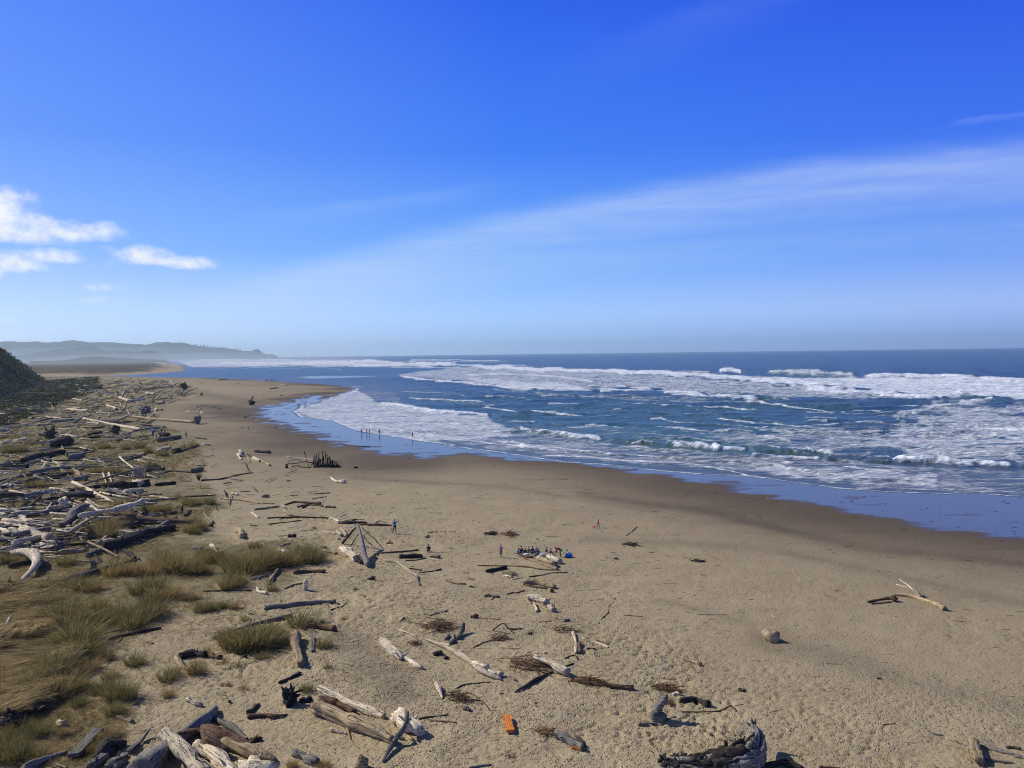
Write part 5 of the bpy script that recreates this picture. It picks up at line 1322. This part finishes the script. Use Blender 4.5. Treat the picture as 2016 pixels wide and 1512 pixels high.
# ------------------------------------------------------------------ people
def flat(name, col, rough=.8):
    m = N(name); tc = m.n('ShaderNodeTexCoord'); n1 = m.noise((tc, 'Object'), 14, 3); return m.out(m.mix(m.ss(n1, .3, .7), col, tuple(.75*v for v in col)), rough, .2)
CL = {'skin': (.50, .30, .20), 'dark': (.018, .018, .022), 'navy': (.02, .03, .06), 'blue': (.03, .25, .42), 'black': (.010, .010, .012), 'pink': (.75, .16, .38), 'red': (.75, .06, .07), 'grey': (.16, .17, .19), 'hair': (.05, .03, .018), 'jean': (.06, .10, .18), 'sky': (.18, .38, .62), 'bright': (.02, .16, .62), 'white': (.75, .75, .72), 'crimson': (.42, .02, .05), 'tan': (.5, .38, .22), 'green': (.10, .35, .12)}
ML = {k_: flat('cloth_'+k_ if k_ not in ('skin', 'hair') else k_, v_) for k_, v_ in CL.items()}
def skin_mesh(name, joints, edges, mat, sub_=1, parent=None):
    me = bpy.data.meshes.new(name); me.from_pydata([j[0] for j in joints], edges, []); o = bpy.data.objects.new(name, me); COL.objects.link(o)
    md = o.modifiers.new('s', 'SKIN'); sv = me.skin_vertices[0].data
    for i, j in enumerate(joints): r = j[1]; sv[i].radius = (r, r) if not isinstance(r, tuple) else r; sv[i].use_root = (i == 0)
    md.use_smooth_shade = True; ms = o.modifiers.new('b', 'SUBSURF'); ms.levels = sub_; ms.render_levels = sub_
    dg = bpy.context.evaluated_depsgraph_get(); m2 = bpy.data.meshes.new_from_object(o.evaluated_get(dg)); o.modifiers.clear(); o.data = m2; m2.name = name; bpy.data.meshes.remove(me)
    m2.materials.clear(); m2.materials.append(mat)
    if parent: o.parent = parent
    return o
POSE = {  # joints of a 1.7 m body, facing -y:  hip, knee, ankle, toe ; shoulder, elbow, wrist   (left x>0)
 'stand': dict(pel=.92, chest=(0, 0, 1.36), neck=(0, -.01, 1.47), head=(0, -.03, 1.60), leg=[((.09, 0, .88), (.10, -.01, .47), (.11, .02, .08), (.12, -.13, .03))]*2, arm=[((.19, 0, 1.37), (.24, .01, 1.10), (.25, -.06, .86))]*2),
 'walk': dict(pel=.92, chest=(0, -.03, 1.36), neck=(0, -.06, 1.47), head=(0, -.09, 1.59), leg=[((.09, 0, .88), (.10, -.20, .50), (.10, -.22, .09), (.10, -.36, .05)), ((.09, 0, .88), (.10, .06, .47), (.10, .30, .14), (.10, .22, .03))], arm=[((.19, -.02, 1.37), (.24, .10, 1.12), (.24, .06, .88)), ((.19, -.02, 1.37), (.24, -.10, 1.12), (.22, -.26, .95))]),
 'hug': dict(pel=.92, chest=(0, 0, 1.36), neck=(0, -.02, 1.47), head=(0, -.05, 1.60), leg=[((.09, 0, .88), (.10, -.01, .47), (.11, .02, .08), (.12, -.13, .03))]*2, arm=[((.19, 0, 1.37), (.27, -.10, 1.13), (.10, -.22, 1.18))]*2),
 'raise': dict(pel=.92, chest=(0, 0, 1.36), neck=(0, -.01, 1.47), head=(0, -.03, 1.60), leg=[((.09, 0, .88), (.12, -.02, .47), (.13, .02, .08), (.14, -.12, .03)), ((.09, 0, .88), (.16, .02, .48), (.28, .06, .08), (.30, -.08, .03))], arm=[((.19, 0, 1.37), (.40, -.05, 1.50), (.42, -.07, 1.78)), ((.19, 0, 1.37), (.26, -.12, 1.20), (.20, -.28, 1.32))]),
 'sit': dict(pel=.16, chest=(0, -.06, .60), neck=(0, -.10, .71), head=(0, -.14, .84), leg=[((.09, 0, .14), (.13, -.36, .42), (.13, -.52, .07), (.13, -.66, .03))]*2, arm=[((.19, -.06, .60), (.24, -.20, .40), (.12, -.36, .42))]*2),
 'bend': dict(pel=.80, chest=(0, -.36, 1.02), neck=(0, -.46, 1.00), head=(0, -.57, .94), leg=[((.09, 0, .78), (.11, -.10, .42), (.11, .02, .08), (.12, -.13, .03))]*2, arm=[((.19, -.36, 1.0), (.22, -.42, .74), (.16, -.50, .50))]*2)}
def hand(jn, ed, wi, w_, e_):
    w_ = Vector(w_); d = (w_-Vector(e_)).normalized(); s_ = d.cross(Vector((0, 0, 1))); s_ = s_.normalized() if s_.length > .1 else Vector((1, 0, 0)); n_ = s_.cross(d)
    pm = len(jn); jn.append((w_+d*.055, .024)); ed.append((wi, pm))
    for q, l in ((-1.5, .062), (-.5, .078), (.5, .072), (1.5, .055)):
        a = len(jn); jn.append((w_+d*.09+s_*q*.017, .009)); ed.append((pm, a)); jn.append((w_+d*(.09+l*.6)+s_*q*.019-n_*.012, .008)); ed.append((a, a+1)); jn.append((w_+d*(.09+l)+s_*q*.019-n_*.035, .006)); ed.append((a+1, a+2))
    a = len(jn); jn.append((w_+d*.05-s_*.036-n_*.01, .010)); ed.append((pm, a)); jn.append((w_+d*.085-s_*.05-n_*.02, .008)); ed.append((a, a+1))
def person(z, x, y, hpx, pose, top, leg, face, label, hair='hair', hat=None, shorts=False, kid=1.0, py_lift=0, wade=0, at=None, scale=None, group=None):
    ox, oy, k = ZW[z]; p = at or sand(ox+x*k, oy+y*k); full = {'sit': .97, 'bend': 1.05, 'raise': 1.88}.get(pose, 1.71)
    s_ = scale or (hpx*k/F*p.length)/full; q = POSE[pose]
    root = bpy.data.objects.new('person', None); COL.objects.link(root); root.location = p; root.rotation_euler = (0, 0, face); root.scale = (s_,)*3; root.empty_display_size = .2
    if scale is None or True: print('person', label[:30], round(s_*1.72, 2))
    pel = Vector((0, 0, q['pel'])); ch = Vector(q['chest']); hd = Vector(q['head']); nk = Vector(q['neck'])
    J = [(pel, (.135, .10)), (pel.lerp(ch, .45), (.125, .09)), (ch, (.15, .10)), (nk, .05), (hd-Vector((0, 0, .04)), .072), (hd+Vector((0, 0, .05)), .078), (hd+Vector((0, 0, .105)), .05), (hd+Vector((0, -.085, -.01)), .016)]
    E = [(0, 1), (1, 2), (2, 3), (3, 4), (4, 5), (5, 6), (4, 7)]
    def mir(v, i): return Vector((v[0]*(1 if i == 0 else -1), v[1], v[2]))
    for i in (0, 1):
        h_, kn, an, to = [mir(v, i) for v in q['leg'][i]]; a = len(J); J += [(h_, .085), (kn, .056), (an, .036), (to, .03)]; E += [(0, a), (a, a+1), (a+1, a+2), (a+2, a+3)]
        sh, el_, wr = [mir(v, i) for v in q['arm'][i]]; a = len(J); J += [(sh, .055), (el_, .038), (wr, .024)]; E += [(2, a), (a, a+1), (a+1, a+2)]; hand(J, E, a+2, wr, el_)
    body = skin_mesh('body', J, E, ML['skin'], 1, root)
    # shirt or jacket
    J = [(pel+Vector((0, 0, -.02)), (.155, .125)), (pel.lerp(ch, .45), (.15, .12)), (ch, (.17, .125)), (nk-Vector((0, 0, .03)), .075)]; E = [(0, 1), (1, 2), (2, 3)]
    for i in (0, 1):
        sh, el_, wr = [mir(v, i) for v in q['arm'][i]]; a = len(J); J += [(sh, .074), (el_, .055), (wr.lerp(el_, .12), .042)]; E += [(2, a), (a, a+1), (a+1, a+2)]
    skin_mesh('jacket' if not shorts else 'shirt', J, E, ML[top], 1, root)
    J = [(pel+Vector((0, 0, -.01)), (.145, .115))]; E = []
    for i in (0, 1):
        h_, kn, an, to = [mir(v, i) for v in q['leg'][i]]; a = len(J); J += [(h_, .10), (kn, .072)]; E += [(0, a), (a, a+1)]
        if not shorts: J += [(an, .052)]; E += [(a+1, a+2)]
    skin_mesh('trousers' if not shorts else 'shorts', J, E, ML[leg], 1, root)
    g_ = Geo(); g_.blob(hd+Vector((0, .02, .045)), .112, rough=.05, n1=8, n2=12, sq=(.9, .95, 1)); hr = g_.build('hair' if not hat else 'hood', ML[hat or hair], parent=root)
    for v in hr.data.vertices:
        if v.co.y < hd.y-.035 and v.co.z < hd.z+.07: v.co.y = hd.y-.03
    if not hat:
        for sx in (-1, 1): g_ = Geo(); g_.blob(hd+Vector((sx*.03, -.082, .025)), .011, rough=0, n1=5, n2=6); g_.build('eye', ML['black'], parent=root)
    tag(root, label, 'person', group or 'people on the beach'); THINGS.append((root, ox+x*k, oy+y*k, 'x', 'x', 'person')); return root
person('0', 777.5, 1050, 30, 'raise', 'blue', 'black', 0.2, 'person in a bright blue top and dark shorts raising one arm', shorts=False)
person('r', 427, 525, 228, 'hug', 'pink', 'grey', -.1, 'person in a pink top and grey leggings standing with folded arms', hat='crimson')
person('6', 1322, 156, 66, 'walk', 'red', 'grey', .9, 'small person in a red jacket dragging a red sled', hat='hair')
person('1', 1215, 885, 70, 'stand', 'sky', 'navy', 2.6, 'person in a light blue top and dark trousers by the log field')
person('1', 1478, 905, 60, 'hug', 'dark', 'navy', -1.2, 'person in dark clothes holding a pale plank at the beach edge')
EG = 'people standing at the edge of the surf'; ZW['e'] = (690, 830, .0694)
person('e', 317, 350, 150, 'walk', 'dark', 'navy', 1.4, 'leftmost person in dark clothes at the edge of the surf', group=EG)
person('e', 462, 350, 155, 'hug', 'black', 'navy', 1.5, 'left one of two people in black facing each other at the surf edge', group=EG)
person('e', 535, 355, 155, 'hug', 'black', 'navy', -1.5, 'right one of two people in black facing each other at the surf edge', group=EG)
person('e', 823, 378, 160, 'stand', 'dark', 'navy', 3.0, 'person in a dark jacket alone right of the pair at the surf edge', hat='dark', group=EG)
person('e', 1760, 475, 175, 'walk', 'dark', 'grey', 1.9, 'rightmost person in a dark coat walking in the shallow surf', hat='dark', group=EG)
for i, x in enumerate((525, 529.5, 535, 537.5, 541.5)):
    person('0', x, 751.5, 4.6, 'stand' if i % 2 else 'walk', 'dark', 'navy', i*1.3, ['leftmost', 'second', 'middle', 'fourth', 'rightmost'][i]+' of five tiny dark figures on the far beach point', hat='dark', group='people on the far beach point')
SG = 'people sitting by the tan trunk'
for x, y, h, ps, t, l, f_, lb, hh in ((735, 470, 95, 'sit', 'sky', 'jean', .3, 'person in light blue at the left end of the seated group', None), (785, 450, 110, 'sit', 'black', 'black', 2.8, 'person in black sitting second from left in the group', None), (860, 470, 100, 'sit', 'black', 'navy', .1, 'person in black hunched third from left in the seated group', 'black'), (915, 440, 90, 'sit', 'jean', 'jean', 2.5, 'person in denim blue sitting behind the black clad pair', None), (990, 460, 118, 'sit', 'navy', 'navy', .4, 'person in navy with brown hair in the middle of the seated group', None), (1055, 445, 110, 'sit', 'white', 'navy', 3.0, 'person in a white top in the seated group', 'tan'), (1100, 470, 95, 'sit', 'jean', 'grey', -.3, 'person in dark blue sitting right of the white top', None), (1235, 430, 70, 'sit', 'jean', 'jean', 1.0, 'person in blue grey sitting apart behind the hollow log', None), (1310, 480, 100, 'sit', 'crimson', 'tan', 1.2, 'person in a dark red jacket crouching by the hollow log', None), (1390, 430, 60, 'sit', 'white', 'grey', 2, 'person in pale clothes sitting behind the dark red jacket', None), (1505, 525, 150, 'bend', 'crimson', 'green', -1.9, 'person in a crimson jacket bending over the blue bag', None), (1600, 520, 115, 'sit', 'tan', 'dark', 1.4, 'person in a tan top kneeling beside the blue bag', None)):
    person('r', x, y, h*1.2, ps, t, l, f_, lb, hat=hh, group=SG)
person('0', 844, 1086, 15, 'sit', 'dark', 'dark', 0, 'person in dark clothes sitting alone beside a short hollow log')
# things people have with them
ox, oy, k = ZW['r']; c_ = sand(ox+1650*k, oy+525*k); g_ = Geo(); g_.blob(c_+Vector((0, 0, .16)), .24, rough=.14, n1=10, n2=16, sq=(1.15, .8, .75)); o = g_.build('bag', ML['bright'], (c_, Vector((1, 0, 0)))); tag(o, 'big bright blue bag at the right end of the seated group', 'bag')
g2 = Geo(); g2.tube([c_+Vector((-.14, 0, .28)), c_+Vector((0, 0, .45)), c_+Vector((.14, 0, .28))], [.03, .03, .03], m=6, seg=8); sub(o, 'handle', g2, ML['white'])
c_ = sand(ox+1000*k, oy+480*k)
for i, (dx, cl_, lb) in enumerate(((-.5, 'white', 'small white bag on the ground before the seated group'), (.25, 'grey', 'small grey bag on the ground before the seated group'), (.75, 'white', 'folded white blanket at the feet of the seated group'))):
    g_ = Geo(); b_ = c_+Vector((dx, -.35, 0)); b_.z = float(zq(b_.x, b_.y)); g_.blob(b_+Vector((0, 0, .12)), .17, rough=.2, sq=(1.4, .9, .7)); tag(g_.build('bag' if i < 2 else 'blanket', ML[cl_], (b_, Vector((1, 0, 0)))), lb, 'bag' if i < 2 else 'blanket')
ox, oy, k = ZW['6']; c_ = sand(ox+1290*k, oy+153*k); g_ = Geo(); g_.slab([c_+Vector((-.2, -.05, .05)), c_+Vector((.2, .05, .05))], .18, .05); o = g_.build('sled', ML['red'], (c_, Vector((1, 0, 0))), smooth=False); tag(o, 'little red sled pulled by the child in red', 'sled')
e_ = sand(ox+1312*k, oy+150*k, .45); g2 = Geo(); g2.tube([c_+Vector((.25, 0, .08)), e_], [.015, .015], m=5, seg=4); sub(o, 'rope', g2, ML['red'])
ox, oy, k = ZW['1']; a_ = atz(ox+1440*k, oy+860*k, oy+905*k, 0); b_ = atz(ox+1510*k, oy+864*k, oy+905*k, 0); g_ = Geo(); g_.slab([a_, b_], .16, .06); o = g_.build('driftwood_plank', MW['P'], (a_.lerp(b_, .5), Vector((1, 0, 0)))); tag(o, 'pale plank held level by the person in dark clothes', 'plank')
# ------------------------------------------------------------------ houses and trees on the far hills
roof = flat('roof_shingle', (.12, .11, .11)); wallm = flat('painted_wall', (.75, .74, .70))
hz = [(bpy.data.objects[n_], None) for n_ in ('hills', 'hills.001', 'hills.002')]
dg = bpy.context.evaluated_depsgraph_get(); bpy.context.view_layer.update()
def cast(px, py):
    d = rays(px, py); d = Vector(d).normalized(); best = None
    for ob, _ in hz:
        ok, loc, nr, ix = ob.ray_cast(Vector((0, 0, H0)), d)
        if ok and (best is None or loc.length < best.length): best = loc
    return best
HS = [(181, 696.6, 'left of a pair of pale houses on the nearer wooded hill'), (193, 697, 'right of a pair of pale houses on the nearer wooded hill'), (228, 696.5, 'pale house near the right end of the nearer wooded hill'), (240, 703.8, 'largest pale house on the low dark rise'), (247, 705, 'small house just right of the largest one on the low rise'), (124, 711.6, 'white house at the left foot of the low dark rise'), (205, 707.5, 'house in the middle of the low dark rise'), (215, 706.5, 'house just right of the middle of the low dark rise'), (262, 699.5, 'lonely house under the right end of the nearer hill'), (150, 700, 'lonely pale house on the left of the nearer hill')]
for x, y, lb in HS:
    p = cast(x, y)
    if p is None: continue
    s_ = p.y/F*2.3; root = bpy.data.objects.new('house', None); COL.objects.link(root); root.location = p; root.rotation_euler = (0, 0, rnd.uniform(-.5, .5)); tag(root, lb, 'house', 'houses on the far hills')
    w_, d_, h_ = s_*.7, s_*.5, s_*.5
    me = bpy.data.meshes.new('wall'); me.from_pydata([(a*w_, b*d_, c*h_) for a, b, c in ((-1,-1,-2),(1,-1,-2),(1,1,-2),(-1,1,-2),(-1,-1,1),(1,-1,1),(1,1,1),(-1,1,1))], [], [(0,1,5,4),(1,2,6,5),(2,3,7,6),(3,0,4,7),(4,5,6,7)]); link('wall', me, root, [wallm])
    me = bpy.data.meshes.new('roof'); e = 1.12; me.from_pydata([(-e*w_,-e*d_,h_*1.01),(e*w_,-e*d_,h_*1.01),(e*w_,e*d_,h_*1.01),(-e*w_,e*d_,h_*1.01),(-e*w_,0,h_*1.9),(e*w_,0,h_*1.9)], [], [(0,1,5,4),(2,3,4,5),(0,4,3),(1,2,5),(3,2,1,0)]); link('roof', me, root, [roof])
    for sx in (-.5, .1, .6):
        me = bpy.data.meshes.new('window'); me.from_pydata([(w_*(sx-.12), -d_*1.02, -h_*.1), (w_*(sx+.12), -d_*1.02, -h_*.1), (w_*(sx+.12), -d_*1.02, h_*.6), (w_*(sx-.12), -d_*1.02, h_*.6)], [], [(0,1,2,3)]); link('window', me, root, [ML['black']])
bark = flat('tree_bark', (.06, .045, .035)); needle = flat('tree_needles', (.018, .032, .018))
pr = [(376, 0), (383, 0), (388, 1), (396, 0), (402, 0), (405, 1), (410, 0), (414, 1), (420, 0), (425, 1), (432, 0), (439, 0), (445, 1), (456, 0), (466, 0), (474, 1)]
for i, (x, kd) in enumerate(pr):
    D = 8200; zt = float((horizon(x)-np.interp(x, [p_[0] for p_ in HP1], [p_[1] for p_ in HP1]))/F*D+H0); h_ = rnd.uniform(15, 27)
    b_ = Vector((float((x-1008)/F*D), D, zt-4)); root = bpy.data.objects.new('pine_tree', None); COL.objects.link(root); root.location = b_
    tag(root, ['first', 'second', 'third', 'fourth', 'fifth', 'sixth', 'seventh', 'eighth', 'ninth', 'tenth', 'eleventh', 'twelfth', 'thirteenth', 'fourteenth', 'fifteenth', 'last'][i]+' tree from the left standing on the headland skyline', 'tree', 'trees on the headland skyline')
    g_ = Geo(); g_.tube([Vector((0, 0, -2)), Vector((0, 0, h_*.6)), Vector((.3, 0, h_))], [1.1, .7, .3], m=6, seg=6); g_.build('trunk', bark, parent=root)
    g_ = Geo()
    for q in range(26):
        t = rnd.uniform(.3, 1); a = rnd.uniform(0, 6.28); r = (1.15-t)*h_*(.34 if kd else .22); g_.blob(Vector((math.cos(a)*r*.6, math.sin(a)*r*.6, h_*t)), r*.42+.8, n1=5, n2=7, rough=.5, sq=(1.2, 1.2, .6))
    g_.build('crown', needle, parent=root)
# ------------------------------------------------------------------ labels for the pieces that were not named one by one
LM = [('the black root burl', 565, 1368), ('the orange plank', 1002, 1425), ('the round boulder', 1523, 1258), ('the driftwood tepee', 706, 1080), ('the stake fort', 630, 905), ('the pale stick shelter', 272, 930), ('the seated group', 1060, 1095), ('the child in blue', 777, 1040), ('the largest twig heap', 1045, 1305), ('the bone white log', 900, 1290), ('the gnarled root log', 1440, 1480), ('the uprooted tree', 385, 830), ('the bent white limb', 60, 1110), ('the big rotten log pair', 700, 1400), ('the huge blue grey log', 380, 1450), ('the thick tan log', 588, 1290), ('the far bluff', 60, 770), ('the river mouth', 280, 748), ('the white flared stump', 127, 992), ('the big dark brown log', 275, 1055), ('the flat slate stump', 1300, 1395), ('the forked branch', 1790, 1180), ('the far white log', 220, 835), ('the brown log jumble', 600, 990), ('the grass mound', 480, 1265), ('the swept straw grass', 80, 1260), ('the grassy ridge', 520, 1095), ('the corner branch', 1900, 1460), ('the slate grey block', 1115, 1217), ('the left edge grass', 30, 880), ('the far tall stump', 287, 800)]
LM = [(('the pointed slate grey stump' if a == 'the flat slate stump' else a), b, c_) for a, b, c_ in LM]
from collections import defaultdict
G_ = defaultdict(list)
for o, x, y, c_, s_, kd in THINGS:
    if o.get('label'): continue
    best = min(LM, key=lambda l: (l[1]-x)**2+((l[2]-y)*1.6)**2); dx, dy = x-best[1], (y-best[2])*1.6
    rel = ('right of ' if dx > 0 else 'left of ') if abs(dx) > abs(dy) else ('in front of ' if dy > 0 else 'beyond ')
    w_ = WORD.get(c_, ''); kd = 'tussock' if kd == 'grass tussock' else kd
    G_[(s_, w_, kd, rel+best[0])].append((x, y, o))
OR = ['leftmost', 'second', 'third', 'fourth', 'fifth', 'sixth', 'seventh', 'eighth', 'ninth', 'tenth', 'eleventh', 'twelfth', 'thirteenth', 'fourteenth', 'fifteenth', 'sixteenth', 'seventeenth', 'eighteenth', 'nineteenth', 'twentieth']
NUM = {2: 'two', 3: 'three', 4: 'four', 5: 'five', 6: 'six', 7: 'seven', 8: 'eight', 9: 'nine', 10: 'ten'}
for (s_, w_, kd, rel), L_ in G_.items():
    L_.sort(key=lambda t: t[0])
    for i, (x, y, o) in enumerate(L_):
        if len(L_) == 1: o['label'] = f'{s_} {w_} {kd} lying {rel}' if kd != 'tussock' else f'{s_} {w_} {kd} growing {rel}'
        elif len(L_) == 2: o['label'] = f'{["left", "right"][i]} one of two {s_} {w_} {kd}s {rel}'
        else: o['label'] = f'{OR[min(i, 19)]} from left of {NUM.get(len(L_), "the")} {s_} {w_} {kd}s {rel}'
print('things', len(THINGS), 'objects', len(bpy.data.objects))
